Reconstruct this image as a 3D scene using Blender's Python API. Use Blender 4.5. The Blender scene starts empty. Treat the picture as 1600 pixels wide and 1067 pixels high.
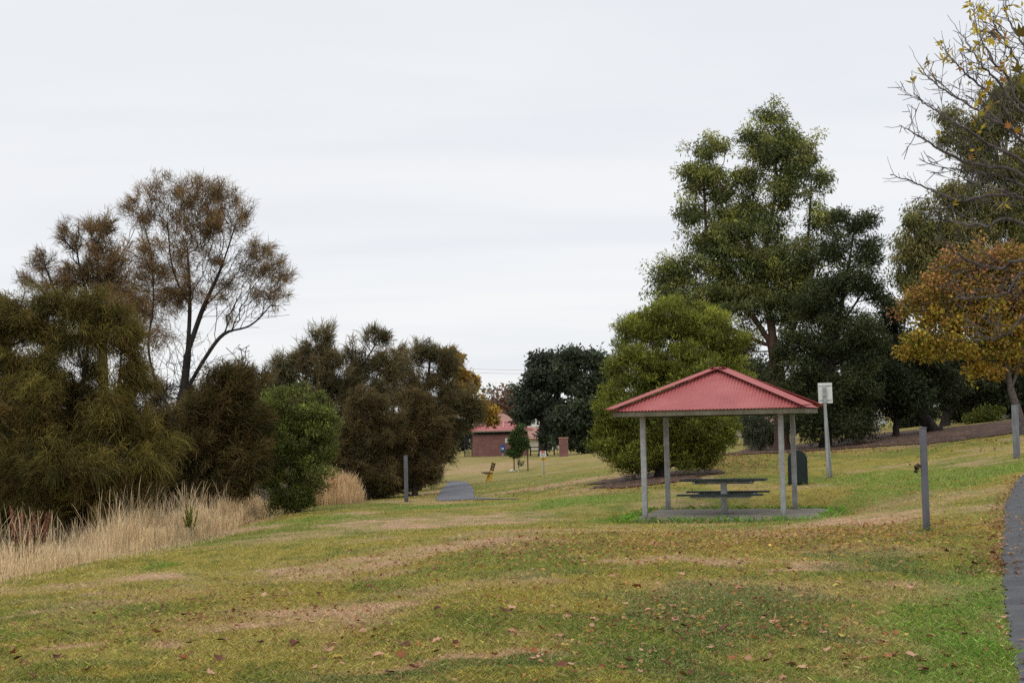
import bpy, math, random
import numpy as np
from mathutils import Matrix, Vector
R = math.radians
rng = np.random.default_rng(7)
random.seed(7)
scene = bpy.context.scene
C = scene.collection
F = 2222.0                      # focal length in photo pixels
PITCH, ROLL, EYE = math.atan(126.5 / F), R(-1.25), 1.6

# ------------------------------------------------------------------ camera
cam_d = bpy.data.cameras.new('camera'); cam = bpy.data.objects.new('camera', cam_d); C.objects.link(cam)
cam_d.sensor_width = 36; cam_d.lens = 36 * F / 1600; cam_d.clip_end = 6000; cam_d.clip_start = .1
CM = Matrix.Translation((0, 0, EYE)) @ Matrix.Rotation(R(90) + PITCH, 4, 'X') @ Matrix.Rotation(ROLL, 4, 'Z')
cam.matrix_world = CM; scene.camera = cam
CR = np.array(CM.to_3x3())

def at(px, py, Y):
    d = CR @ np.array([(px - 800) / F, (533.5 - py) / F, -1.0])
    return np.array([0, 0, EYE]) + d * (Y / d[1])

# ------------------------------------------------------------------ noise
def hash2(ix, iy, s):
    h = (ix.astype(np.int64) * 374761393 + iy.astype(np.int64) * 668265263 + s * 974634777) & 0x7fffffff
    h = ((h ^ (h >> 13)) * 1274126177) & 0x7fffffff
    h = (h ^ (h >> 16))
    return (h & 0xffff) / 65535.0

def vnoise(x, y, s=0):
    x = np.asarray(x, float); y = np.asarray(y, float)
    ix = np.floor(x); iy = np.floor(y); fx = x - ix; fy = y - iy
    fx = fx * fx * (3 - 2 * fx); fy = fy * fy * (3 - 2 * fy)
    a = hash2(ix, iy, s); b = hash2(ix + 1, iy, s); c = hash2(ix, iy + 1, s); d = hash2(ix + 1, iy + 1, s)
    return (a * (1 - fx) + b * fx) * (1 - fy) + (c * (1 - fx) + d * fx) * fy

def fbm(x, y, s=0, o=4):
    t = 0; a = .5; n = 0
    for k in range(o):
        t = t + a * vnoise(x * 2 ** k + 17.3 * k, y * 2 ** k - 9.1 * k, s + k); n += a; a *= .55
    return t / n

def sstep(a, b, x):
    t = np.clip((x - a) / (b - a), 0, 1); return t * t * (3 - 2 * t)

# ------------------------------------------------------------------ terrain
ctrl = [(0,1067,9.0),(400,1067,8.8),(800,1067,8.7),(1200,1067,8.6),(1600,1067,8.4),(0,905,20),(200,865,26),(400,803,43),
 (480,790,48),(635,783,47),(740,780,48),(740,755,66),(765,751,78),(850,740,86),(808,735,93),(760,713,150),(870,710,150),(700,714,150),
 (1005,808,33),(1220,804,32.2),(1040,748,44),(930,762,45),(1247,757,40),(1294,747,44),(1222,705,62),(1150,708,58),(1330,700,58),
 (1450,692,55),(1600,672,55),(1330,682,68),(1450,672,68),(1560,658,68),(1150,685,95),(1270,690,80),(1447,832,20),(1588,715,40),
 (1575,760,30),(1568,900,13.5),(800,900,15),(800,830,24.5),(400,900,19.3),(0,980,13),(1200,850,19.5),(600,830,29)]
P = [tuple(at(*c)) for c in ctrl]
P += [(-60,150,-3),(-60,60,-3.4),(-22,60,-3.2),(-22,30,-3),(-22,10,-2.4),(60,60,2.6),(70,150,2.2),(60,30,1.8),(30,10,.5),
      (60,10,.9),(-100,300,-2.2),(0,300,-1.2),(110,300,2.5),(0,2,0),(-20,0,-1.6),(20,0,.2),(14,36,.35),(20,100,.4),(-12,30,-1.8),(-12,46,-2.0),(-12,18,-1.5)]
P = np.array(P)
def warp(x, y):
    y = np.clip(y, -8, 320)
    return np.clip(x / (y + 12), -1.6, 1.6) * 2.0, np.log(y + 12)
def tps(r2): return .5 * r2 * np.log(r2 + 1e-9)
_wu, _wv = warp(P[:, 0], P[:, 1]); _n = len(P)
_K = tps((_wu[:, None] - _wu) ** 2 + (_wv[:, None] - _wv) ** 2) + np.eye(_n) * .004
_A = np.zeros((_n + 3, _n + 3)); _A[:_n, :_n] = _K; _A[:_n, _n] = 1; _A[:_n, _n + 1] = _wu; _A[:_n, _n + 2] = _wv
_A[_n:, :_n] = _A[:_n, _n:].T
_W = np.linalg.solve(_A, np.concatenate([P[:, 2], [0, 0, 0]]))
def H(x, y):
    x = np.atleast_1d(np.asarray(x, float)); y = np.atleast_1d(np.asarray(y, float))
    u, v = warp(x, y); out = np.empty(len(u))
    for i in range(0, len(u), 40000):
        a, b = u[i:i+40000], v[i:i+40000]
        out[i:i+40000] = tps((a[:, None] - _wu) ** 2 + (b[:, None] - _wv) ** 2) @ _W[:_n] + _W[_n] + _W[_n + 1] * a + _W[_n + 2] * b
    near = np.clip(1 - y / 120, 0, 1)
    out = out + .03 * near * (fbm(x * .35, y * .35, 5, 3) - .5) * 2
    if PAD:
        t = sstep(2.2, .2, slab_dist(x, y)); out = out * (1 - t) + (PAD[0] - .055) * t
    return out
PAD = []
def h1(x, y): return float(H(x, y)[0])
_Ys = np.geomspace(6, 400, 900)
def gp(px, py):
    """world x, y where the ray through a photo pixel meets the ground"""
    d = CR @ np.array([(px - 800) / F, (533.5 - py) / F, -1.0]); d = d / d[1]
    z = EYE + d[2] * _Ys - H(d[0] * _Ys, _Ys)
    k = np.argmax(z < 0)
    if z[k] >= 0: k = len(_Ys) - 1
    if k == 0: return d[0] * _Ys[0], _Ys[0]
    t = z[k - 1] / (z[k - 1] - z[k]); Y = _Ys[k - 1] + t * (_Ys[k] - _Ys[k - 1])
    return d[0] * Y, Y

# ------------------------------------------------------------------ object helpers
def tag(o, label=None, cat=None, group=None, kind=None):
    if label: o['label'] = label
    if cat: o['category'] = cat
    if group: o['group'] = group
    if kind: o['kind'] = kind
    return o
def thing(name, label, cat, loc, rz=0, group=None):
    o = bpy.data.objects.new(name, None); C.objects.link(o); o.empty_display_size = .2
    o.location = loc; o.rotation_euler = (0, 0, rz)
    return tag(o, label, cat, group)
def mesh(name, verts, faces, mat, parent=None, smooth=False, cols=None):
    """verts (n,3); faces: an (m,k) array or list of such arrays or a list of index lists"""
    me = bpy.data.meshes.new(name); verts = np.asarray(verts, np.float32)
    if isinstance(faces, list) and faces and isinstance(faces[0], np.ndarray): groups = faces
    elif isinstance(faces, np.ndarray): groups = [faces]
    else: groups = None
    if groups is None:
        me.from_pydata(verts.tolist(), [], faces)
    else:
        groups = [g for g in groups if len(g)]
        loops = np.concatenate([g.ravel() for g in groups]).astype(np.int32)
        tot = np.concatenate([np.full(len(g), g.shape[1], np.int32) for g in groups])
        st = np.concatenate([[0], np.cumsum(tot)[:-1]]).astype(np.int32)
        me.vertices.add(len(verts)); me.vertices.foreach_set('co', verts.ravel())
        me.loops.add(len(loops)); me.loops.foreach_set('vertex_index', loops)
        me.polygons.add(len(tot)); me.polygons.foreach_set('loop_start', st); me.polygons.foreach_set('loop_total', tot)
        me.update(calc_edges=True)
    if cols is not None:
        a = me.color_attributes.new('col', 'FLOAT_COLOR', 'POINT')
        c = np.ones((len(verts), 4), np.float32); c[:, :3] = cols; a.data.foreach_set('color', c.ravel())
    if smooth: me.polygons.foreach_set('use_smooth', np.ones(len(me.polygons), bool))
    me.materials.append(mat)
    o = bpy.data.objects.new(name, me); C.objects.link(o)
    if parent: o.parent = parent
    return o

class MB:
    """collects simple shapes for ONE mesh object"""
    def __init__(s): s.v = []; s.f = []
    def add(s, v, f):
        n = len(s.v); s.v += [tuple(p) for p in v]; s.f += [[i + n for i in q] for q in f]
    def box(s, c, d, rz=0, bev=.006):
        x, y, z = d[0] / 2, d[1] / 2, d[2] / 2; b = min(bev, x * .4, y * .4, z * .4)
        rings = [(-z, x - b, y - b), (-z + b, x, y), (z - b, x, y), (z, x - b, y - b)]
        v = []
        for (zz, xx, yy) in rings:
            k = b * .6
            for (a, e) in ((-xx, -yy + k), (-xx + k, -yy), (xx - k, -yy), (xx, -yy + k), (xx, yy - k), (xx - k, yy), (-xx + k, yy), (-xx, yy - k)):
                v.append((a * math.cos(rz) - e * math.sin(rz) + c[0], a * math.sin(rz) + e * math.cos(rz) + c[1], zz + c[2]))
        f = [list(range(7, -1, -1)), list(range(24, 32))]
        for r in range(3):
            for k in range(8):
                f.append([r * 8 + k, r * 8 + (k + 1) % 8, r * 8 + 8 + (k + 1) % 8, r * 8 + 8 + k])
        s.add(v, f); return s
    def tube(s, pts, r, n=8, cap=True):
        pts = [Vector(p) for p in pts]; rr = r if hasattr(r, '__len__') else [r] * len(pts); v = []
        for i, p in enumerate(pts):
            t = (pts[min(i + 1, len(pts) - 1)] - pts[max(i - 1, 0)]).normalized()
            a = t.orthogonal().normalized() if abs(t.z) > .99 else t.cross(Vector((0, 0, 1))).normalized(); b = t.cross(a)
            for k in range(n):
                w = 2 * math.pi * k / n; v.append(p + rr[i] * (a * math.cos(w) + b * math.sin(w)))
        f = [[i * n + k, i * n + (k + 1) % n, (i + 1) * n + (k + 1) % n, (i + 1) * n + k] for i in range(len(pts) - 1) for k in range(n)]
        if cap: f += [list(range(n - 1, -1, -1)), list(range((len(pts) - 1) * n, len(pts) * n))]
        s.add(v, f); return s
    def prism(s, prof, y0, y1):
        """profile in x,z extruded along y"""
        n = len(prof); v = [(x, y0, z) for x, z in prof] + [(x, y1, z) for x, z in prof]
        f = [list(range(n)), list(range(2 * n - 1, n - 1, -1))] + [[(k + 1) % n, k, n + k, n + (k + 1) % n] for k in range(n)]
        s.add(v, f); return s
    def build(s, name, mat, parent=None, smooth=False): return mesh(name, s.v, s.f, mat, parent, smooth)

# ------------------------------------------------------------------ materials
def new_mat(name):
    m = bpy.data.materials.new(name); m.use_nodes = True; nt = m.node_tree; nt.nodes.clear()
    out = nt.nodes.new('ShaderNodeOutputMaterial'); return m, nt, out
def N(nt, t, **kw):
    n = nt.nodes.new(t)
    for k, v in kw.items():
        if k.startswith('i_'): n.inputs[k[2:].replace('_', ' ')].default_value = v
        else: setattr(n, k, v)
    return n
def ramp(nt, fac, stops):
    r = nt.nodes.new('ShaderNodeValToRGB'); e = r.color_ramp.elements
    e[0].position, e[0].color = stops[0][0], (*stops[0][1], 1); e[1].position, e[1].color = stops[-1][0], (*stops[-1][1], 1)
    for p, c in stops[1:-1]: x = e.new(p); x.color = (*c, 1)
    nt.links.new(fac, r.inputs[0]); return r.outputs[0]
def mat_noise(name, c0, c1, scale=8, rough=.7, bump=.15, metal=0, spec=.3, detail=6, coord='Object', stretch=(1, 1, 1), bscale=None, mid=None):
    m, nt, out = new_mat(name); L = nt.links.new
    tc = N(nt, 'ShaderNodeTexCoord'); mp = N(nt, 'ShaderNodeMapping'); mp.inputs['Scale'].default_value = stretch
    L(tc.outputs[coord], mp.inputs[0])
    n1 = N(nt, 'ShaderNodeTexNoise', i_Scale=scale, i_Detail=detail, i_Roughness=.62); L(mp.outputs[0], n1.inputs['Vector'])
    st = [(.3, c0), (.7, c1)] if mid is None else [(.28, c0), (.5, mid), (.72, c1)]
    col = ramp(nt, n1.outputs[0], st)
    p = N(nt, 'ShaderNodeBsdfPrincipled', i_Roughness=rough, i_Metallic=metal); p.inputs['Specular IOR Level'].default_value = spec
    L(col, p.inputs['Base Color'])
    if bump:
        n2 = N(nt, 'ShaderNodeTexNoise', i_Scale=bscale or scale * 4, i_Detail=4); L(mp.outputs[0], n2.inputs['Vector'])
        b = N(nt, 'ShaderNodeBump', i_Strength=bump, i_Distance=.02); L(n2.outputs[0], b.inputs['Height']); L(b.outputs[0], p.inputs['Normal'])
    L(p.outputs[0], out.inputs[0]); return m
def mat_leaf(name, trans=.28, rough=.65, spec=.15):
    m, nt, out = new_mat(name); L = nt.links.new
    a = N(nt, 'ShaderNodeAttribute', attribute_name='col')
    p = N(nt, 'ShaderNodeBsdfPrincipled', i_Roughness=rough); p.inputs['Specular IOR Level'].default_value = spec
    t = N(nt, 'ShaderNodeBsdfTranslucent'); mx = N(nt, 'ShaderNodeMixShader'); mx.inputs[0].default_value = trans
    L(a.outputs['Color'], p.inputs['Base Color']); L(a.outputs['Color'], t.inputs[0])
    L(p.outputs[0], mx.inputs[1]); L(t.outputs[0], mx.inputs[2]); L(mx.outputs[0], out.inputs[0]); return m
def mat_fallen(name, c0, c1):
    m, nt, out = new_mat(name); L = nt.links.new
    oi = N(nt, 'ShaderNodeObjectInfo'); tc = N(nt, 'ShaderNodeTexCoord')
    n1 = N(nt, 'ShaderNodeTexNoise', i_Scale=25, i_Detail=4); L(tc.outputs['Object'], n1.inputs['Vector'])
    mt = N(nt, 'ShaderNodeMath', operation='MULTIPLY_ADD'); mt.inputs[1].default_value = .5; L(n1.outputs[0], mt.inputs[0])
    m2 = N(nt, 'ShaderNodeMath', operation='MULTIPLY'); m2.inputs[1].default_value = .55; L(oi.outputs['Random'], m2.inputs[0]); L(m2.outputs[0], mt.inputs[2])
    col = ramp(nt, mt.outputs[0], [(.15, c0), (.85, c1)])
    p = N(nt, 'ShaderNodeBsdfPrincipled', i_Roughness=.7); p.inputs['Specular IOR Level'].default_value = .15; L(col, p.inputs['Base Color'])
    L(p.outputs[0], out.inputs[0]); return m

M = {}
M['leaf'] = mat_leaf('foliage'); M['needle'] = mat_leaf('needle_foliage', .36, .8, .08); M['blade'] = mat_leaf('grass_blades', .3, .75, .1)
M['straw'] = mat_leaf('straw_grass', .42, .8, .1)
M['bark_dark'] = mat_noise('dark_bark', (.012, .010, .009), (.05, .04, .033), 6, .9, .5, stretch=(1, 1, .25))
M['bark_gum'] = mat_noise('gum_bark', (.05, .03, .022), (.17, .105, .075), 3, .85, .4, stretch=(1, 1, .2), mid=(.09, .05, .04))
M['bark_pale'] = mat_noise('pale_bark', (.30, .28, .25), (.62, .60, .56), 5, .8, .3)
M['bark_grey'] = mat_noise('grey_bark', (.045, .035, .033), (.15, .125, .12), 9, .85, .4)
M['bark_brown'] = mat_noise('brown_bark', (.06, .045, .035), (.19, .14, .11), 7, .85, .4)
M['asphalt'] = mat_noise('asphalt', (.055, .055, .058), (.12, .12, .125), 2.2, .9, .25, detail=12, coord='Object', bscale=60, mid=(.085, .085, .089))
M['asphalt_worn'] = mat_noise('worn_asphalt', (.12, .12, .135), (.18, .18, .195), 1.5, .9, .1, detail=10, bscale=60)
M['mulch'] = mat_noise('bark_mulch', (.05, .028, .018), (.20, .115, .075), 2.2, .95, .5, detail=12, bscale=25, mid=(.085, .052, .038))
M['concrete'] = mat_noise('concrete', (.19, .17, .14), (.29, .26, .215), 1.6, .9, .04, detail=5)
M['galv'] = mat_noise('galvanised_steel', (.27, .275, .28), (.43, .44, .455), 5, .5, 0, metal=.25, spec=.4)
M['post_grey'] = mat_noise('grey_painted_post', (.105, .105, .125), (.165, .165, .19), 4, .65, 0, detail=8, spec=.25, stretch=(1, 1, .4))
M['post_pale'] = mat_noise('pale_grey_post', (.15, .155, .175), (.23, .235, .26), 4, .6, 0, detail=8, spec=.25)
M['fascia'] = mat_noise('olive_fascia', (.10, .092, .06), (.17, .155, .11), 6, .6, .1)
M['fascia_under'] = mat_noise('dark_steel', (.03, .03, .03), (.06, .058, .055), 6, .7, .1)
M['slat_green'] = mat_noise('dark_green_slats', (.013, .026, .026), (.03, .05, .048), 7, .45, .08, spec=.4)
M['bin_green'] = mat_noise('bin_green', (.002, .009, .009), (.005, .017, .016), 6, .45, .05, spec=.4)
M['black'] = mat_noise('black_recess', (.003, .004, .004), (.008, .009, .009), 6, .8, 0)
M['white'] = mat_noise('white_paint', (.62, .62, .61), (.76, .76, .75), 5, .5, .03)
M['cream'] = mat_noise('cream_render', (.45, .40, .31), (.58, .52, .42), 3, .85, .15)
M['yellow'] = mat_noise('yellow_paint', (.50, .28, .012), (.68, .40, .02), 8, .5, .05)
M['red_sign'] = mat_noise('sign_red', (.45, .04, .04), (.55, .06, .05), 8, .5, 0)
M['text_grey'] = mat_noise('sign_lettering', (.08, .08, .09), (.14, .14, .15), 8, .6, 0)
M['blue'] = mat_noise('blue_plastic', (.02, .06, .22), (.035, .10, .33), 8, .45, .03)
M['timber'] = mat_noise('brown_timber', (.035, .022, .014), (.085, .055, .035), 5, .85, .3, stretch=(1, 1, .2))
M['terracotta'] = mat_noise('terracotta_tiles', (.26, .13, .10), (.42, .24, .19), 4, .85, .2)
M['glass'] = mat_noise('dark_window_glass', (.02, .025, .03), (.05, .055, .06), 2, .15, 0, spec=.6)
M['dark_metal'] = mat_noise('dark_metal', (.012, .013, .016), (.025, .026, .03), 6, .6, .05)
M['seed'] = mat_noise('rusty_seed_heads', (.10, .04, .025), (.24, .10, .06), 14, .9, .3)

def weather(m, dark, height, coord='Object'):
    nt = m.node_tree; L = nt.links.new; p = [n for n in nt.nodes if n.type == 'BSDF_PRINCIPLED'][0]; src = p.inputs['Base Color'].links[0].from_socket
    tc = N(nt, 'ShaderNodeTexCoord'); sp = N(nt, 'ShaderNodeSeparateXYZ'); L(tc.outputs[coord], sp.inputs[0])
    mp = N(nt, 'ShaderNodeMapping'); mp.inputs['Scale'].default_value = (9, 9, 1.2); L(tc.outputs[coord], mp.inputs[0]); ns = N(nt, 'ShaderNodeTexNoise', i_Scale=1.5, i_Detail=6); L(mp.outputs[0], ns.inputs['Vector'])
    mr = N(nt, 'ShaderNodeMapRange'); mr.inputs['From Min'].default_value = 0; mr.inputs['From Max'].default_value = height; mr.inputs['To Min'].default_value = .75; mr.inputs['To Max'].default_value = .0; L(sp.outputs['Z'], mr.inputs[0])
    st = ramp(nt, ns.outputs[0], [(.45, (0, 0, 0)), (.7, (.55, .55, .55))]); ad = N(nt, 'ShaderNodeMath', operation='ADD', use_clamp=True); L(mr.outputs[0], ad.inputs[0]); L(st, ad.inputs[1])
    mx = N(nt, 'ShaderNodeMix', data_type='RGBA'); L(ad.outputs[0], mx.inputs[0]); L(src, mx.inputs[6]); mx.inputs[7].default_value = (*dark, 1); L(mx.outputs[2], p.inputs['Base Color'])
weather(M['galv'], (.19, .18, .165), .25); weather(M['post_grey'], (.06, .055, .055), .2); weather(M['post_pale'], (.10, .095, .095), .2)
weather(M['white'], (.45, .45, .43), .01); weather(M['fascia'], (.07, .062, .04), .01)
def mat_roof():
    m, nt, out = new_mat('red_corrugated_steel'); L = nt.links.new
    tc = N(nt, 'ShaderNodeTexCoord'); n1 = N(nt, 'ShaderNodeTexNoise', i_Scale=1.1, i_Detail=9, i_Roughness=.7); L(tc.outputs['Object'], n1.inputs['Vector'])
    col = ramp(nt, n1.outputs[0], [(.28, (.33, .088, .084)), (.5, (.41, .112, .106)), (.72, (.47, .16, .148))])
    n2 = N(nt, 'ShaderNodeTexNoise', i_Scale=40, i_Detail=3); L(tc.outputs['Object'], n2.inputs['Vector'])
    d = ramp(nt, n2.outputs[0], [(.25, (.8, .8, .8)), (.6, (1, 1, 1))])
    mx = N(nt, 'ShaderNodeMix', data_type='RGBA', blend_type='MULTIPLY'); mx.inputs[0].default_value = 1; L(col, mx.inputs[6]); L(d, mx.inputs[7])
    p = N(nt, 'ShaderNodeBsdfPrincipled', i_Roughness=.55); p.inputs['Specular IOR Level'].default_value = .3
    L(mx.outputs[2], p.inputs['Base Color']); L(p.outputs[0], out.inputs[0]); return m
M['roof'] = mat_roof()
def mat_brick():
    m, nt, out = new_mat('red_brick'); L = nt.links.new
    tc = N(nt, 'ShaderNodeTexCoord'); mp = N(nt, 'ShaderNodeMapping'); mp.inputs['Rotation'].default_value = (R(90), 0, 0); L(tc.outputs['Object'], mp.inputs[0])
    b = N(nt, 'ShaderNodeTexBrick', i_Scale=1.0, i_Color1=(.17, .058, .055, 1), i_Color2=(.24, .088, .08, 1), i_Mortar=(.25, .17, .15, 1))
    b.inputs['Brick Width'].default_value = .24; b.inputs['Row Height'].default_value = .086; b.inputs['Mortar Size'].default_value = .01
    L(mp.outputs[0], b.inputs['Vector'])
    n1 = N(nt, 'ShaderNodeTexNoise', i_Scale=1.3, i_Detail=6); L(tc.outputs['Object'], n1.inputs['Vector'])
    d = ramp(nt, n1.outputs[0], [(.3, (.75, .75, .75)), (.7, (1.1, 1.1, 1.1))])
    mx = N(nt, 'ShaderNodeMix', data_type='RGBA', blend_type='MULTIPLY'); mx.inputs[0].default_value = 1; L(b.outputs[0], mx.inputs[6]); L(d, mx.inputs[7])
    p = N(nt, 'ShaderNodeBsdfPrincipled', i_Roughness=.85); L(mx.outputs[2], p.inputs['Base Color']); L(p.outputs[0], out.inputs[0]); return m
M['brick'] = mat_brick()
def mat_ground():
    m, nt, out = new_mat('lawn_ground'); L = nt.links.new
    a = N(nt, 'ShaderNodeAttribute', attribute_name='col'); tc = N(nt, 'ShaderNodeTexCoord')
    n1 = N(nt, 'ShaderNodeTexNoise', i_Scale=14, i_Detail=10, i_Roughness=.7); L(tc.outputs['Object'], n1.inputs['Vector'])
    n2 = N(nt, 'ShaderNodeTexNoise', i_Scale=2.2, i_Detail=6, i_Roughness=.6); L(tc.outputs['Object'], n2.inputs['Vector'])
    r1 = ramp(nt, n1.outputs[0], [(.3, (.45, .5, .5)), (.5, (.95, .95, .95)), (.72, (1.45, 1.35, 1.3))])
    r2 = ramp(nt, n2.outputs[0], [(.3, (.8, .86, .8)), (.7, (1.15, 1.08, 1.1))])
    mx = N(nt, 'ShaderNodeMix', data_type='RGBA', blend_type='MULTIPLY'); mx.inputs[0].default_value = 1; L(a.outputs['Color'], mx.inputs[6]); L(r1, mx.inputs[7])
    my = N(nt, 'ShaderNodeMix', data_type='RGBA', blend_type='MULTIPLY'); my.inputs[0].default_value = 1; L(mx.outputs[2], my.inputs[6]); L(r2, my.inputs[7])
    b = N(nt, 'ShaderNodeBump', i_Strength=.6, i_Distance=.04); L(n1.outputs[0], b.inputs['Height'])
    p = N(nt, 'ShaderNodeBsdfPrincipled', i_Roughness=.95); p.inputs['Specular IOR Level'].default_value = .08
    L(my.outputs[2], p.inputs['Base Color']); L(b.outputs[0], p.inputs['Normal']); L(p.outputs[0], out.inputs[0]); return m
M['ground'] = mat_ground()
FALL = [mat_fallen('tan_leaf', (.34, .17, .10), (.58, .35, .22)), mat_fallen('dark_brown_leaf', (.07, .028, .018), (.17, .07, .04)),
        mat_fallen('rust_leaf', (.20, .07, .03), (.36, .15, .06)), mat_fallen('yellow_leaf', (.34, .25, .05), (.52, .42, .10))]

# ------------------------------------------------------------------ paths (plan polygons)
def smooth_line(pts, n=8):
    pts = np.asarray(pts, float); out = []
    q = np.vstack([2 * pts[0] - pts[1], pts, 2 * pts[-1] - pts[-2]])
    for i in range(1, len(q) - 2):
        for k in range(n):
            t = k / n; a, b, c, d = q[i - 1], q[i], q[i + 1], q[i + 2]
            out.append(.5 * (2 * b + (c - a) * t + (2 * a - 5 * b + 4 * c - d) * t * t + (3 * b - a - 3 * c + d) * t ** 3))
    out.append(pts[-1]); return np.array(out)
RP = [gp(1592, 1067), gp(1578, 990), gp(1568, 930), gp(1565, 880), gp(1569, 820), gp(1577, 775)]
d0 = (RP[0][0] - (RP[1][0] - RP[0][0]) * 6, RP[0][1] - (RP[1][1] - RP[0][1]) * 6)
RP = [d0] + RP + [(12.6, 34.5), (17.5, 39.5), (27, 45)]
RPL = smooth_line(RP)                                         # left edge of the right path
def offset(line, w):
    t = np.gradient(line, axis=0); t /= np.linalg.norm(t, axis=1)[:, None]
    return line + np.stack([t[:, 1], -t[:, 0]], 1) * w
RPR = offset(RPL, 2.3)
a1, a2 = gp(681, 781), gp(742, 779)
FPL = smooth_line([(a1[0] + .25, a1[1] - .9), a1, gp(690, 766), gp(698, 757), gp(690, 753.5), (-8.5, 80), (-14, 84)])
FPR = smooth_line([(a2[0] + .25, a2[1] - .9), a2, gp(740, 768), gp(734, 757), gp(722, 752), (-6.5, 84), (-13, 88)])
def in_poly(x, y, poly):
    x = np.asarray(x); y = np.asarray(y); c = np.zeros(x.shape, bool); j = len(poly) - 1
    for i in range(len(poly)):
        xi, yi = poly[i]; xj, yj = poly[j]
        if yi != yj: c ^= ((yi > y) != (yj > y)) & (x < (xj - xi) * (y - yi) / (yj - yi) + xi)
        j = i
    return c
RPOLY = np.vstack([RPL, RPR[::-1]]); FPOLY = np.vstack([FPL, FPR[::-1]])
# shelter frame
SH_A = math.atan2(-.85, 3.0); SHc = np.array([4.79, 33.1])
ex = np.array([math.cos(SH_A), math.sin(SH_A)]); ey = np.array([-ex[1], ex[0]])
SH_Z = h1(*SHc) + .0  # slab top
SLABX, SLABY = (-1.8, 2.32), (-1.72, 1.66)
def in_slab(x, y):
    a = (x - SHc[0]) * ex[0] + (y - SHc[1]) * ex[1]; b = (x - SHc[0]) * ey[0] + (y - SHc[1]) * ey[1]
    return (a > SLABX[0]) & (a < SLABX[1]) & (b > SLABY[0]) & (b < SLABY[1])
def slab_dist(x, y):
    a = (x - SHc[0]) * ex[0] + (y - SHc[1]) * ex[1]; b = (x - SHc[0]) * ey[0] + (y - SHc[1]) * ey[1]
    dx = np.maximum(np.maximum(SLABX[0] - a, a - SLABX[1]), 0); dy = np.maximum(np.maximum(SLABY[0] - b, b - SLABY[1]), 0)
    return np.hypot(dx, dy)
PAD.append(SH_Z)
# mulch beds
MB1 = np.array([gp(932, 765), gp(960, 765), gp(1030, 757), gp(1090, 748), gp(1130, 738), (7.0, 49), (4, 49.5), (2.6, 47)])
MB2 = np.array([gp(1130, 712), gp(1230, 708), gp(1330, 701), gp(1450, 694), gp(1540, 683), gp(1620, 672), gp(1720, 664), (34, 75), gp(1560, 659), gp(1450, 672), gp(1340, 681), gp(1270, 693), gp(1180, 697)])
XE = np.array([[0, 20], [-7.3, 12], [-7.25, 20], [-7.0, 26], [-7.3, 34], [-7.7, 43], [-6.9, 48], [-5.6, 53], [-4.9, 60], [-5.2, 70], [-9, 78], [-12, 90], [-18, 120]])[1:]
def edge_x(y): return np.interp(y, XE[:, 1], XE[:, 0])       # where the mown lawn meets the creek bank

# ------------------------------------------------------------------ lawn colour (plan, world space)
def ell(px, py, rx, ry):
    x, y = gp(px, py); h = 1.6 - h1(x, y)
    return x, y, rx * y / F, ry * y * y / (F * h)
DRY = [ell(*e) for e in [(560, 880, 130, 22), (690, 925, 150, 10), (450, 985, 70, 12), (760, 850, 150, 16), (720, 812, 170, 12), (1020, 885, 110, 9), (90, 955, 110, 9),
  (320, 838, 120, 9), (240, 900, 110, 8), (560, 803, 60, 9), (1330, 815, 170, 11), (760, 729, 110, 9), (680, 1030, 120, 9), (480, 915, 60, 8), (860, 760, 110, 4), (680, 768, 30, 6), (610, 785, 60, 3),
  (1000, 752, 90, 4), (560, 945, 90, 9), (1200, 890, 80, 7), (930, 880, 60, 8), (180, 1000, 60, 8), (1010, 708, 60, 5), (790, 1000, 60, 6)]]
LUSH = [ell(*e) for e in [(720, 790, 100, 5), (1535, 950, 45, 60), (1530, 1040, 60, 40), (960, 812, 50, 8), (1310, 800, 40, 5), (500, 812, 120, 7), (820, 745, 70, 4), (1100, 700, 30, 8), (1450, 745, 150, 20), (880, 785, 90, 4), (240, 885, 60, 5)]]
CLOV = [ell(*e) for e in [(1150, 960, 260, 45), (1000, 1010, 260, 40), (930, 895, 100, 8), (1350, 880, 140, 20), (1250, 1050, 250, 30), (880, 815, 90, 4), (700, 1045, 200, 15), (250, 1060, 200, 15)]]
def msum(L, x, y):
    x0, y0 = x, y; x = x0 + (fbm(x0 * .5, y0 * .3, 131, 4) - .5) * 3.2; y = y0 + (fbm(x0 * .5, y0 * .3, 141, 4) - .5) * 4.5
    t = np.zeros(x.shape)
    for (cx, cy, rx, ry) in L: t = np.maximum(t, np.exp(-(((x - cx) / rx) ** 2 + ((y - cy) / ry) ** 2) * 1.1))
    return t
def mixc(a, b, t): return a + (np.asarray(b) - a) * np.clip(t, 0, 1)[:, None]
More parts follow.
